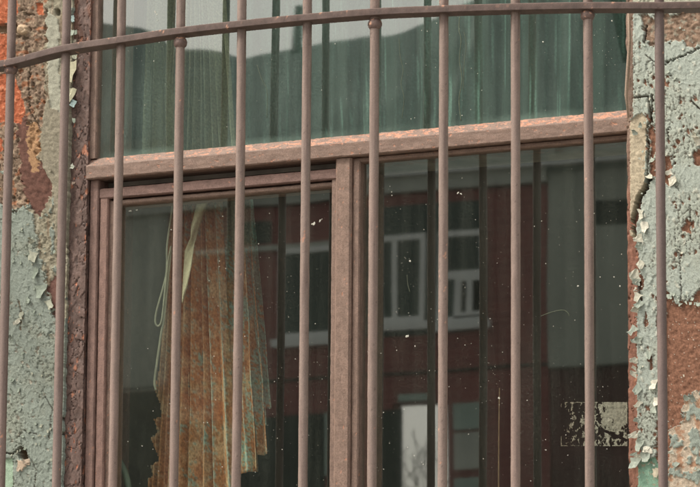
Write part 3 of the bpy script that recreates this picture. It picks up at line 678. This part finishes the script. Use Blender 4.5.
# ------------------------------------------------------------------ grille
ub = [10.3, 65, 120, 179.6, 241, 306.6, 374.4, 443.6, 515.3, 588, 660]
yb = [2.517, 2.515, 2.514, 2.518, 2.524, 2.532, 2.543, 2.556, 2.571, 2.588, 2.607]
plan = [P(u, 95, y)[:2] for u, y in zip(ub, yb)]
sp = .080
left = [plan[0]+np.array([-sp*i, .004*i*i]) for i in (3, 2, 1)]
dr = (plan[-1]-plan[-2]); right = [plan[-1]+dr*i+np.array([-.006*i*i, .012*i*i]) for i in (1, 2)]
allp = left+plan+right
hbv = [64, 50, 41.5, 32.5, 25.5, 19, 13.5, 10.5, 8.5, 7.2, 7.2]
hz = []
for (u, v, p) in zip([10.5, 66, 120.5, 180.5, 241.5, 307, 375, 444, 515.5, 588, 660], hbv, plan): hz.append(P(u, v+.6, p[1])[2])
hzall = [hz[0]-.004*3, hz[0]-.003*2, hz[0]-.002]+hz+[hz[-1], hz[-1]]
grille = empty('window_grille', (plan[5][0], plan[5][1], z_bot))
tag(grille, 'bowed wrought iron security grille of round brown painted bars in front of the window', 'grille')
C_IR = (.235, .175, .149)
zbar = float(np.mean(hz))
def iron_fn(seed, chips=.80, base=C_IR, r=.00018):
    def fn(V, th):
        a, b, c = V[..., 0]*1000, V[..., 1]*1000, V[..., 2]*1000
        n = fbm(a/10+seed, b/10, c/30, 4); n2 = fbm(a/2.5+seed, b/2.5, c/2.5, 3)
        col = np.ones(V.shape)*np.array(base)*(1+.13*n[..., None]+.10*n2[..., None])
        col = mixc(col, sm(fbm(a/30+seed, b/30, c/160), .1, .5)*.25, (.30, .205, .175))
        ch = fbm(a/3.2+seed, b/3.2, c/6, 4)+.25*fbm(a/60, b/60, c/60+seed, 2); m = sm(ch, chips, chips+.05)
        col = mixc(col, m, (.58, .32, .22)); dk = sm(fbm(a/2.2+7, b/2.2, c/2.2+seed, 3), .66, .74); col = mixc(col, dk*.6, (.09, .06, .05))
        st = fbm(a/3+seed, b/3, c/90, 4); col = mixc(col, sm(st, .05, .45)*.55, (.15, .105, .09))
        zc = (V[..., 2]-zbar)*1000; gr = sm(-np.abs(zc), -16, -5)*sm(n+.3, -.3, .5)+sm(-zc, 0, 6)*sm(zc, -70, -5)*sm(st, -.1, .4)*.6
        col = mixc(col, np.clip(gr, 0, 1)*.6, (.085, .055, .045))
        big = fbm(a/14+seed*2, b/14, c/22, 5, .6); sc_ = sm(big, .66, .69); col = mixc(col, sc_*(n2 > -.1)*.8, (.46, .22, .14)); n2 = n2-sc_*1.2
        return n*r*1.5+n2*r*.8-m*.0003, col
    return fn
ztb, zbb = Z(350, -200, 2.6), Z(350, 800, 2.6)
rad = .0056
vis = 0
for i, p in enumerate(allp):
    nseg = 620 if 3 <= i <= 13 else 80
    zz = np.linspace(zbb, ztb, nseg)
    bend = fbm(np.full(nseg, i*3.3), zz*1.3, 2.0, 2)*.0012
    pts = np.stack([p[0]+bend, np.full(nseg, p[1])-bend*.5, zz], -1)
    rr = rad*(1+.02*random.uniform(-1, 1))
    tube('vertical_bar', pts, rr, M_IRON, grille, 20 if nseg > 100 else 12, iron_fn(i*7.7, .84 if i != 10 else .66, (.155, .115, .105) if i in (13, 14) else ((.20, .148, .13) if i in (3, 4) else C_IR)))
# horizontal flat bar running through the verticals
def hbar(zl, name, label=None):
    pa = [np.array([left[0][0]-.10, YL+.02, zl[0]-.01]), np.array([left[0][0]-.085, left[0][1]+.05, zl[0]-.006])]
    pts = pa+[np.array([p[0], p[1], z]) for p, z in zip(allp, zl)]
    e = pts[-1]; pts += [e+np.array([.085, .07, 0]), np.array([e[0]+.10, YR+.03, e[2]])]
    q = np.vstack([2*pts[0]-pts[1], pts, 2*pts[-1]-pts[-2]]); out = []
    for i in range(1, len(q)-2):
        a, b, c, d = q[i-1], q[i], q[i+1], q[i+2]
        for t in np.linspace(0, 1, 60, endpoint=False): out.append(.5*((2*b)+(-a+c)*t+(2*a-5*b+4*c-d)*t*t+(-a+3*b-3*c+d)*t**3))
    pts = np.array(out); n = len(pts); T = np.gradient(pts, axis=0); T[:, 2] = 0; T /= np.linalg.norm(T, axis=1)[:, None]
    O = np.stack([T[:, 1], -T[:, 0], np.zeros(n)], -1)      # outward (towards the street)
    hw, hh, bv = .0115, .0042, .0006
    prof = np.array([(hw, -hh+bv), (hw, -hh*.3), (hw, hh*.3), (hw, hh-bv), (hw-bv, hh), (hw*.4, hh), (0, hh), (-hw+bv, hh), (-hw, hh-bv), (-hw, -hh+bv), (-hw+bv, -hh), (-hw*.3, -hh), (hw*.4, -hh), (hw-bv, -hh)])
    V = pts[:, None]+O[:, None]*prof[None, :, 0, None]+np.array([0, 0, 1.0])*prof[None, :, 1, None]
    a, b, c = V[..., 0]*1000, V[..., 1]*1000, V[..., 2]*1000
    nn = fbm(a/12, b/12, c/12, 4); n2 = fbm(a/3, b/3, c/3, 3)
    V = V+(O[:, None]*nn[..., None]+np.array([0, 0, 1.0])*n2[..., None]*.4)*.00028
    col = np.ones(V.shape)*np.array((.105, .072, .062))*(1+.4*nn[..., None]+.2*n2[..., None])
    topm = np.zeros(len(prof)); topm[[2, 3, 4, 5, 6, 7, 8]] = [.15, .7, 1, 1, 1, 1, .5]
    col = mixc(col, topm[None, :]*.5, (.21, .15, .13))  # upper side lightened: light from above put into the colour
    ch = fbm(a/11+5, b/9, c/9, 5, .6)+.25*n2; m = sm(ch, .42, .46)*topm[None, :]+sm(ch, .66, .7)
    col = mixc(col, np.clip(m, 0, 1), (.62, .33, .22))
    f = grid_faces(n, len(prof), True).tolist(); k = len(prof); f += [list(range(k)), [(n-1)*k+j for j in range(k)][::-1]]
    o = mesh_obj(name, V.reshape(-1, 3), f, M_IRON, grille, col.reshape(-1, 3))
    if hasattr(o.data, 'set_sharp_from_angle'): o.data.set_sharp_from_angle(angle=math.radians(40))
    return o
hbar(hzall, 'horizontal_bar')
hbar([z-.98 for z in hzall], 'horizontal_bar')
def knob(p, uc, vc, seed):
    c = P(uc, vc, p[1]); c[0] = p[0]; c[1] = p[1]
    th = np.linspace(0, math.pi, 28); ph = np.linspace(0, 2*math.pi, 36, endpoint=False)
    T, H = np.meshgrid(th, ph, indexing='ij'); r = .0084
    D = np.stack([np.sin(T)*np.cos(H), np.sin(T)*np.sin(H), np.cos(T)*.96], -1)
    V = c+D*r; n = fbm(V[..., 0]*250+seed, V[..., 1]*250, V[..., 2]*250, 4)
    V = c+D*(r+n*.0006)[..., None]
    col = np.ones(V.shape)*np.array((.17, .115, .10))*(1+.35*n[..., None]); col = mixc(col, sm(n+.4*D[..., 2]*sm(np.full(n.shape, seed), 2, 3), .42, .52), (.60, .33, .22))
    mesh_obj('knob', V.reshape(-1, 3), grid_faces(28, 36, True).tolist(), M_IRON, grille, col.reshape(-1, 3))
for k, (uc, vc) in zip((0, 3, 6, 9), ((10.5, 70), (180.5, 43), (374.5, 24.5), (587.5, 15.5))): knob(plan[k], uc, vc, 1.7+k)

# ------------------------------------------------------------------ rusty sheets and bits behind the left pane
def sheet(name, quad, y0, y1, folds, amp, colfn, label, cat, parent=None, left=None, nu=60, nv=160, seed=0.0, bot=None, group=None, twist=0.0):
    """corrugated metal sheet. quad: (top-left, top-right, bottom-left, bottom-right) at its own depth"""
    tl, tr, bl, br = [np.array(q, float) for q in quad]
    s, t = np.meshgrid(np.linspace(0, 1, nu), np.linspace(0, 1, nv))
    y = y0+(y1-y0)*t
    ph = s*folds
    rr = random.Random(int(seed*10)+int(folds*7)); bk = [0.0]
    while bk[-1] < 1: bk.append(bk[-1]+rr.uniform(.35, 1.5)/(folds*2.2))
    hv = [(k % 2)*rr.uniform(.5, 1.0) for k in range(len(bk))]
    prof = np.interp(s, bk, hv)
    a = P(tl[0], tl[1], y0); b = P(tr[0], tr[1], y0+twist); c = P(bl[0], bl[1], y1); d = P(br[0], br[1], y1+twist)
    pos = (a*(1-s[..., None])+b*s[..., None])*(1-t[..., None])+(c*(1-s[..., None])+d*s[..., None])*t[..., None]
    pos[..., 1] += (prof-.5)*amp+fbm(s*2+seed, t*3, 1., 2)*.004
    pos[..., 0] += fbm(s*2+seed, t*3, 5., 2)*.002
    if bot is not None: pos[..., 2] += np.clip(bot(s), None, None)*(t**6)
    col = colfn(s, t, pos)
    f = grid_faces(nv, nu)
    keep = np.ones(len(f), bool)
    if left is not None:
        u, v = proj(pos.reshape(-1, 3)); keep = ~left(u, v)[f].any(axis=1)
    o = mesh_obj(name, pos.reshape(-1, 3), f[keep].tolist(), M_RUST, parent, col.reshape(-1, 3))
    md = o.modifiers.new('thick', 'SOLIDIFY'); md.thickness = .0012
    tag(o, label, cat, group); return o
def rusty(seed, r=0.0, tealb=.0):
    def fn(s, t, pos):
        a, c = pos[..., 0]*1000, pos[..., 2]*1000
        n = fbm(a/14+seed, c/60, 1., 5); n2 = fbm(a/4+seed, c/5, 2., 4); n3 = fbm(a/30+seed, c/40, 4., 3)
        n4 = fbm(a/2.2+seed, c/2.6, 7., 3)
        col = np.ones(pos.shape)*np.array((.50, .225, .095))*(1+.3*n2[..., None]+.3*n4[..., None])
        col = mixc(col, sm(n3+.4*n2+.4*n4, -.2, .4)*.7, (.66, .49, .31))
        band = fbm(s*9+seed, s*0, 3., 2); col = mixc(col, sm(band+.5*n2+.35*n4, .25, .45)*.85, (.36, .44, .37))
        col = mixc(col, sm(n+.5*n2+.4*n4+r, .32, .50), (.33, .43, .36))
        col = mixc(col, sm(n2+.3*n, .5, .75)*.6, (.10, .05, .035))
        return mixc(col, sm(t+.05*n, .43, .30)*.92, (.20, .215, .15))
    return fn
def teal_fn(seed, base=(.34, .44, .37)):
    def fn(s, t, pos):
        a, c = pos[..., 0]*1000, pos[..., 2]*1000
        n = fbm(a/10+seed, c/60, 1., 4); n2 = fbm(a/4+seed, c/5, 2., 4)
        col = np.ones(pos.shape)*np.array(base)*(1+.2*n[..., None]); return mixc(col, sm(n2+.6*n+.5*(t-.6), .35, .55), (.36, .17, .08))
    return fn
gs = 'rusty corrugated sheets leaning inside the left pane'
teeth = [(150, 200), (172, 200), (160, 360), (159, 369), (154, 391), (159, 401), (162, 416), (152.7, 418), (157.6, 432), (150, 437), (159, 460), (149.4, 465), (152.7, 475), (146.8, 478), (148.8, 490), (148, 560), (100, 560), (100, 200)]
sheet('corrugated_sheet', ((184, -60), (196, -60), (124, 700), (196, 700)), 3.02, 2.945, 7, .022, rusty(1.0, -.25), 'darkest rusty sheet with a sawtooth left edge, furthest left in the bundle', 'metal sheet',
      left=lambda u, v: inpoly(u, v, teeth), nu=110, nv=420)
sheet('corrugated_sheet', ((193, -60), (208, -60), (164, 700), (250, 700)), 3.01, 2.935, 5, .024, rusty(5.0, -.05), 'widest rust and pale teal sheet in the middle of the bundle, creased lengthwise', 'metal sheet', nu=110, nv=300, seed=2.)
sheet('corrugated_sheet', ((214, 120), (240, 120), (243, 474), (258, 470)), 3.03, 2.955, 1.5, .016, rusty(9.0, .18), 'narrow rusty sheet ending just right of the widest sheet, lowest tip of the three', 'metal sheet', nu=40, nv=200, seed=4., group=None)
sheet('corrugated_sheet', ((226, 120), (244, 120), (250, 456), (268, 454)), 3.05, 2.965, 1.5, .016, rusty(12.0, .28), 'narrow rust streaked sheet whose curled tip ends middle of three at right', 'metal sheet', nu=40, nv=200, seed=5.)
sheet('corrugated_sheet', ((232, 120), (245, 120), (258, 424), (268, 426)), 3.07, 2.975, 1.2, .012, teal_fn(13.0), 'slim pale teal sheet with the highest tip, right of the rusty ones', 'metal sheet', nu=30, nv=200, seed=6.)
sheet('metal_strip', ((240, 120), (246, 120), (266, 408), (271, 408)), 3.08, 2.985, .5, .002, teal_fn(17.0, (.22, .34, .28)), 'thin pale green metal strip leaning rightmost of the bundle', 'metal strip', nu=12, nv=120, seed=7.)
# faded backing cloth-like panel whose folds show in the upper pane
def upper_fn(s, t, pos):
    a, c = pos[..., 0]*1000, pos[..., 2]*1000
    n = fbm(a/12, c/200, 6., 4); col = np.ones(pos.shape)*np.array((.19, .195, .125))*(1+.35*n[..., None]); return col
sheet('corrugated_sheet', ((158, -220), (214, -220), (146, 172), (240, 172)), 3.05, 2.99, 7, .022, upper_fn, 'olive grey pleated sheet showing dimly behind the upper pane', 'metal sheet', nu=120, nv=80, seed=9.)
# green corrugated screen behind the rest of the upper pane
def screen_fn(s, t, pos):
    a, c = pos[..., 0]*1000, pos[..., 2]*1000
    n = fbm(a/11, c/500, 6., 4, .7); n2 = fbm(a/4, c/220, 8., 3)
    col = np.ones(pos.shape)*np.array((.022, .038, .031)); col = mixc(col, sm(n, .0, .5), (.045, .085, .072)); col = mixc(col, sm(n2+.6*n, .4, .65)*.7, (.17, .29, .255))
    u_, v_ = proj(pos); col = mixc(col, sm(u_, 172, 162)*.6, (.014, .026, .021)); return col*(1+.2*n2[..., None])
sheet('corrugated_screen', ((60, -330), (700, -330), (60, 188), (700, 122)), 3.075, 3.075, 17, .022, screen_fn, 'dark teal corrugated screen standing behind the upper pane', 'screen', nu=420, nv=40, seed=3.)

# cream ribbon
def ribbon():
    Lp = [(197, 196), (197, 203), (191, 226), (190.5, 238), (185, 250), (183, 275), (181.5, 305)]
    Rp = [(209, 196), (208, 203), (199, 229), (194, 244), (191, 266), (187, 288), (182.5, 306)]
    V, n = [], 0
    for i in range(len(Lp)-1):
        for k in range(8):
            t = k/8; a = np.array(Lp[i])*(1-t)+np.array(Lp[i+1])*t; b = np.array(Rp[i])*(1-t)+np.array(Rp[i+1])*t
            q = (i+t)/6
            for s in np.linspace(0, 1, 6):
                p = a*(1-s)+b*s; V.append(P(p[0], p[1], 2.922+.01*math.sin(q*6)*(s-.5)+.004*math.sin(s*5+q*9)))
            n += 1
    c = np.ones((len(V), 3))*np.array((.52, .48, .33))
    o = mesh_obj('cloth_strip', V, grid_faces(n, 6).tolist(), M_FLAKE, None, c)
    o.modifiers.new('thick', 'SOLIDIFY').thickness = .0008
    tag(o, 'twisted cream cloth strip hanging in front of the rusty sheets', 'cloth strip')
ribbon()
M_CORD = plain('old_cord', (.40, .39, .29), .8, .2, 60)
o = tube('cord', [P(u, v, 2.925) for u, v in ((173, 196), (171, 216), (167, 246), (166, 275), (156.5, 311), (155.5, 323), (159, 325.5), (162, 318), (165, 290), (168, 262), (171, 246))], .0013, M_CORD, None, 8, sub=8)
tag(o, 'thin olive cord hanging in a narrow loop left of the cloth strip', 'cord')
o = tube('cord', [P(u, v, 2.928) for u, v in ((171, 250), (164, 318), (161.5, 331), (157, 362), (154.5, 382), (156, 390))], .0016, M_CORD, None, 8, sub=8)
tag(o, 'loose cord end curving down to the sawtooth edge of the sheets', 'cord')
M_HOSE = plain('faded_hose', (.22, .28, .22), .5, .2, 30)
o = tube('hose', [P(u, v, 2.94) for u, v in ((104, 440), (113, 452), (122, 466), (127, 480), (129, 500), (128, 540), (120, 640))], .0045, M_HOSE, None, 12, sub=10)
tag(o, 'grey green hose bending at the bottom left corner of the left pane', 'hose')
M_STICK = plain('stick', (.22, .15, .08), .7, .3, 40)
o = tube('stick', [P(499.5, 388, 2.99), P(499, 430, 2.99), P(498.5, 520, 2.99), P(498, 800, 2.99)], [.0008, .0010, .0011, .0012], M_STICK, None, 8)
tag(o, 'thin brown stick standing upright behind the lower right pane', 'stick')

# ------------------------------------------------------------------ the street and the house opposite (seen mirrored in the glass)
HY = -50.0
def RP(u, v, g=G2, y=HY):        # where the mirrored line of sight meets the plane y
    r = ray(u, v); t = (2*g-y-CY)/r[1]; return r[0]*t, r[2]*t+CZ
def plain_s(*a, **k): return plain(*a, **k)
M_HBRICK = plain('maroon_brick', (.30, .10, .09), .9, .25, 1.2, 0)
_t = M_HBRICK.node_tree; _b = [n for n in _t.nodes if n.type == 'BSDF_PRINCIPLED'][0]; _tc = [n for n in _t.nodes if n.type == 'TEX_COORD'][0]
_mp = _t.nodes.new('ShaderNodeMapping'); _mp.inputs['Rotation'].default_value = (math.pi/2, 0, 0); _bk = _t.nodes.new('ShaderNodeTexBrick')
_bk.inputs['Scale'].default_value = 1.0; _bk.inputs['Brick Width'].default_value = .5; _bk.inputs['Row Height'].default_value = .15; _bk.inputs['Mortar Size'].default_value = .014
_bk.inputs['Color1'].default_value = (.29, .095, .085, 1); _bk.inputs['Color2'].default_value = (.24, .08, .075, 1); _bk.inputs['Mortar'].default_value = (.30, .125, .11, 1)
_t.links.new(_tc.outputs['Object'], _mp.inputs[0]); _t.links.new(_mp.outputs[0], _bk.inputs['Vector']); _t.links.new(_bk.outputs['Color'], _b.inputs['Base Color'])
M_HGREY = plain('grey_render', (.40, .43, .37), .9, .12, .6)
M_HBAND = plain('pale_parapet', (.50, .52, .46), .9, .12, .6)
M_HWHITE = plain('white_frame_paint', (.82, .84, .80), .6, .05, 1)
M_HGLASS = plain('dark_window_glass', (.025, .05, .04), .15, .3, .5)
M_HROOF = plain('slate_roof', (.27, .32, .29), .8, .15, 1.5)
M_HDARK = plain('green_black', (.04, .055, .045), .9, .3, 1)
M_HDKBRICK = plain('dark_maroon_brick', (.13, .06, .055), .9, .3, 1)  # darker maroon than the main brick
M_HPANEL = plain('pale_green_panel', (.36, .46, .40), .8, .1, 1)
house = empty('brick_house', (RP(430, 520)[0], HY, 0)); 
tag(house, 'maroon brick house with white framed windows across the square, mirrored in the lower panes', 'building')
def hb(name, u0, v0, u1, v1, mat, parent=house, d0=0.0, d1=.3, g=G2):
    um, vm = (u0+u1)/2, (v0+v1)/2
    x0 = RP(u0, vm, g)[0]; x1 = RP(u1, vm, g)[0]; z1 = RP(um, v0, g)[1]; z0 = RP(um, v1, g)[1]
    return boxes(name, [(x0, x1, HY-d1, HY-d0, z0, z1)], mat, parent)
zg = 0.0
def rect(name, x0, x1, z0, z1, mat, d0, d1, parent=house): return boxes(name, [(x0, x1, HY-d1, HY-d0, z0, z1)], mat, parent)
xr_ = lambda u, v=300: RP(u, v)[0]
zv = lambda u, v: RP(u, v)[1]
# brick wall built round the passage
zb0 = zv(500, 187); xL = xr_(-900); xC = xr_(549)
po0, po1, poT, poB = xr_(404, 440)-.22, xr_(436, 440)+.22, zv(420, 402), zv(420, 530)
wl = boxes('wall', [(xL, po0, HY-.4, HY, 0, zb0), (po1, xC, HY-.4, HY, 0, zb0), (po0, po1, HY-.4, HY, poT, zb0), (po0, po1, HY-.4, HY, 0, poB)], M_HBRICK, house)
boxes('wall', [(xC+.02, xr_(900), HY-.5, HY+.05, zv(600, 365), zv(600, 150))], M_HGREY, house)['label'] = 'plain grey rendered bay'
boxes('wall', [(xC+.02, xr_(900), HY-.5, HY-.05, 0, zv(600, 366))], M_HDKBRICK, house)
hb('window', 594, 199, 640, 224, M_HDARK, d0=-.06, d1=0)
x160 = xr_(166, 300); 
boxes('wall', [(xr_(-700), x160, HY-.02, HY+.04, zv(140, 392), zv(140, 150))], M_HGREY, house)
boxes('wall', [(xr_(-700), x160, HY-.02, HY+.03, 0, zv(140, 393))], M_HDARK, house)
# parapet band with gutter
boxes('parapet', [(xL, xC, HY-.4, HY+.12, zb0+.02, zv(500, 169.5))], M_HBAND, house)
boxes('gutter', [(xL, xr_(900), HY-.1, HY+.25, zv(500, 171), zv(500, 168.3))], M_HWHITE, house)
# ribbon windows
def hwin(u0, v0, u1, v1, muls, bars, frame=3.2, sill=True):
    f = hb('window', u0, v0, u1, v1, M_HGLASS, d0=-.03, d1=.1)
    um = (u0+u1)/2; x0, x1 = RP(u0, (v0+v1)/2)[0], RP(u1, (v0+v1)/2)[0]; z1, z0 = zv(um, v0), zv(um, v1); w = frame*.0245
    fr = [(x0, x1, HY, HY+.09, z1-w, z1), (x0, x1, HY, HY+.09, z0, z0+w), (x0, x0+w, HY, HY+.088, z0, z1), (x1-w, x1, HY, HY+.088, z0, z1)]
    for m in muls: xm = x0+(x1-x0)*m; fr.append((xm-w/2, xm+w/2, HY, HY+.086, z0, z1))
    for b in bars: zm = z1+(z0-z1)*b; fr.append((x0, x1, HY, HY+.087, zm-w*.7, zm+w*.7))
    boxes('frame', fr, M_HWHITE, f)
    if sill: boxes('sill', [(x0-.1, x1+.1, HY, HY+.14, z0-.14, z0)], M_HWHITE, f)
rect('glazing_strip', xr_(352), xr_(484), zv(420, 334), zv(420, 205), M_HGLASS, -.02, .05)
hwin(379, 235, 428, 322, [.38], [], 4)
hwin(440, 231, 484, 322, [], [.48], 4)
hwin(455, 275, 484, 318, [.45], [], 4, False)
rect('glazing_strip', xr_(276), xr_(345), zv(310, 336), zv(310, 250), M_HGLASS, -.02, .05)
hwin(276, 247, 345, 338, [.98], [], 4)
hb('window', 243, 222, 268, 243, M_HDARK, d0=-.05, d1=0)
boxes('band', [(xr_(200), xr_(345), HY, HY+.06, zv(290, 249), zv(290, 244))], M_HBAND, house)
boxes('band', [(xL, xC, HY, HY+.05, zv(440, 372), zv(440, 370))], M_HDARK, house)
hb('lintel', 400, 394, 437, 401, M_HPANEL, d0=-.08, d1=0)
hb('shutter', 455, 402, 487, 428, M_HPANEL, d0=-.05, d1=0)
hb('shutter', 455, 431, 487, 468, M_HBAND, d0=-.05, d1=0)
hb('shutter', 455, 477, 487, 520, M_HPANEL, d0=-.05, d1=0)
hb('shutter', 325, 413, 337, 475, M_HPANEL, d0=-.05, d1=0)
hb('dark_slab', 376, 410, 403, 560, M_HDARK, d0=-.04, d1=0); hb('dark_slab', 180, 418, 324, 560, M_HDARK, d0=-.04, d1=0)  # flat slabs on the wall face; the shade of a recess is in their colour
# roof rising from the eave: outline with a dip
prof = [(-900, 0), (95, 16), (150, 24), (166, 30), (186, 47), (235, 57), (256, 60), (350, 46), (459, 15), (480, 2), (500, -60), (587, -60), (589, 70), (660, 64), (900, 50)]
RYv = HY-1.5
top = []
for u, v in prof:
    r = ray(u, v); t = (2*G-RYv-CY)/r[1]; top.append((r[0]*t, RYv, r[2]*t+CZ))
zev = zv(500, 171)
V = []; Fc = []
for (x, y, z) in top: V += [(x, HY+.1, zev-.1), (x, y, z), (x, y-6, zev-.1)]
for i in range(len(top)-1):
    a = i*3; Fc += [(a, a+3, a+4, a+1), (a+1, a+4, a+5, a+2)]
mesh_obj('roof', V, Fc, M_HROOF, house, smooth=False)
vp = RP(297, 30, G, RYv); vb = RP(297, 62, G, RYv); vt = RP(297, 10, G, RYv)
boxes('vent_pipe', [(vp[0]-.06, vp[0]+.06, RYv-.06, RYv+.06, vb[1]-.5, vt[1])], M_HDARK, house)
# dark conifers rising right of the roof, bare tree behind the passage
M_LEAF = plain('dark_needles', (.03, .07, .045), .9, .4, 3)
M_BARK = plain('bark', (.10, .075, .055), .9, .3, 6)
def conifer(x, y, h, seed, label):
    r = random.Random(seed); root = empty('conifer', (x, y, 0)); tag(root, label, 'tree', 'conifers beyond the house')
    tube('trunk', [(x, y, -.1), (x+.1, y, h*.5), (x, y, h*.97)], [.28, .18, .04], M_BARK, root, 8)
    V, Fc = [], []
    for i in range(6000):
        q = r.random()**.7; z = h*(.12+.88*(1-q)) ; rr = (1-(z/h))*h*.12*(.6+.5*math.sin(z*3+seed))*math.sqrt(r.random())+.1
        a = r.uniform(0, 6.28); c = np.array([x+rr*math.cos(a), y+rr*math.sin(a), z]); b = len(V); s = r.uniform(.2, .55)
        d1 = np.array([r.gauss(0, 1) for _ in range(3)]); d1 /= np.linalg.norm(d1); d2 = np.cross(d1, [r.gauss(0, 1) for _ in range(3)]); d2 /= np.linalg.norm(d2)+1e-6
        V += [c-d1*s, c+d2*s*.5, c+d1*s, c-d2*s*.5]; Fc.append((b, b+1, b+2, b+3))
    mesh_obj('crown', V, Fc, M_LEAF, root, smooth=False)
tx = [RP(u, 60, G, -60)[0] for u in (618, 665, 720, 790)]
for i, (x, h, lb) in enumerate(zip(tx, (27, 25, 29, 26), ('dark conifer nearest the tall roof end', 'second dark conifer from the tall roof end', 'tallest dark conifer beyond the house', 'outermost shorter dark conifer beyond the house'))): conifer(x, -60.0-i, h, i+1, lb)
def bare_tree(x, y, seed):
    r = random.Random(seed); root = empty('bare_tree', (x, y, 0)); tag(root, 'leafless tree seen through the tall empty opening of the brick house', 'tree')
    V, Fc = [], []
    def br(p, d, ln, rad, dep):
        q = p+d*ln; pts = [p, p+d*ln*.5+np.array([r.gauss(0, .04)*ln for _ in range(3)]), q]; n0 = len(V)
        e = np.cross(d, [0.2, .9, .1]); e /= np.linalg.norm(e); g = np.cross(d, e)
        for k, pp in enumerate(pts):
            for j in range(5): t = j*1.2566; V.append(pp+(e*math.cos(t)+g*math.sin(t))*rad*(1-.18*k))
        for k in range(2):
            for j in range(5): Fc.append((n0+k*5+j, n0+k*5+(j+1) % 5, n0+k*5+5+(j+1) % 5, n0+k*5+5+j))
        if dep:
            for _ in range(4 if dep > 3 else 3):
                nd = d+np.array([r.gauss(0, .55), r.gauss(0, .4), r.gauss(0, .35)]); nd /= np.linalg.norm(nd); br(q, nd, ln*r.uniform(.6, .85), rad*.68, dep-1)
    br(np.array([x, y, -.1]), np.array([0, 0, 1.0]), 2.9, .085, 7)
    mesh_obj('branches', V, Fc, M_BARK, root)
bare_tree(RP(418, 440, G2, -54)[0]+.4, -54.0, 5)

# ground
M_GROUND = plain('paving', (.16, .155, .145), .9, .2, 2)
def sheet_flat(name, x0, x1, y0, y1, z, mat, label):
    o = boxes(name, [(x0, x1, y0, y1, z-.3, z)], mat); tag(o, label, 'ground', kind='structure'); return o
sheet_flat('ground', -900, 900, -900, 900, -.008, M_GROUND, 'wide grey ground reaching to the horizon')
sheet_flat('pavement', -12, 10, -.2, 2.84, .12, M_BACK, 'stone pavement along the foot of the old building')

# ------------------------------------------------------------------ light
w = bpy.data.worlds.new('World'); sc.world = w; w.use_nodes = True
nt = w.node_tree; nt.nodes.clear()
sky = nt.nodes.new('ShaderNodeTexSky'); sky.sky_type = 'NISHITA'; sky.sun_disc = False
sun_dir = Vector((-.70, -.55, 1.15)).normalized()          # towards the sun
sky.sun_elevation = math.asin(sun_dir.z); sky.sun_rotation = math.atan2(sun_dir.x, sun_dir.y)
sky.air_density = 1.0; sky.dust_density = 4.0; sky.ozone_density = .6
hs = nt.nodes.new('ShaderNodeHueSaturation'); hs.inputs['Saturation'].default_value = .35
tint = nt.nodes.new('ShaderNodeMix'); tint.data_type = 'RGBA'; tint.blend_type = 'MULTIPLY'; tint.inputs[0].default_value = 1.0; tint.inputs[7].default_value = (1.0, .945, .85, 1)
bg = nt.nodes.new('ShaderNodeBackground'); bg.inputs['Strength'].default_value = .12
ow = nt.nodes.new('ShaderNodeOutputWorld')
nt.links.new(sky.outputs[0], hs.inputs['Color']); nt.links.new(hs.outputs[0], tint.inputs[6]); nt.links.new(tint.outputs[2], bg.inputs['Color']); nt.links.new(bg.outputs[0], ow.inputs[0])
sd = bpy.data.lights.new('sun', 'SUN'); sd.energy = .85; sd.angle = math.radians(8); sd.color = (1, .95, .88)
so = bpy.data.objects.new('sun', sd); COL.objects.link(so); so.rotation_euler = sun_dir.to_track_quat('Z', 'Y').to_euler()
so.location = (0, -2, 6)

cam = bpy.data.cameras.new('camera'); co = bpy.data.objects.new('camera', cam); COL.objects.link(co)
cam.sensor_width = 36; cam.lens = 36*F/700; cam.clip_start = .05; cam.clip_end = 3000
co.matrix_world = Matrix.Translation((0, CY, CZ)) @ Matrix([list(R[0]), list(R[1]), list(R[2])]).to_4x4()
cam.dof.use_dof = True; cam.dof.focus_distance = 4.5; cam.dof.aperture_fstop = 42
sc.camera = co
sc.view_settings.view_transform = 'Standard'; sc.view_settings.look = 'None'; sc.view_settings.gamma = 1; sc.view_settings.exposure = 1.38
sc.view_settings.use_curve_mapping = False
sc.cycles.use_denoising = True
sc.cycles.max_bounces = 8; sc.cycles.transparent_max_bounces = 12; sc.cycles.caustics_reflective = True
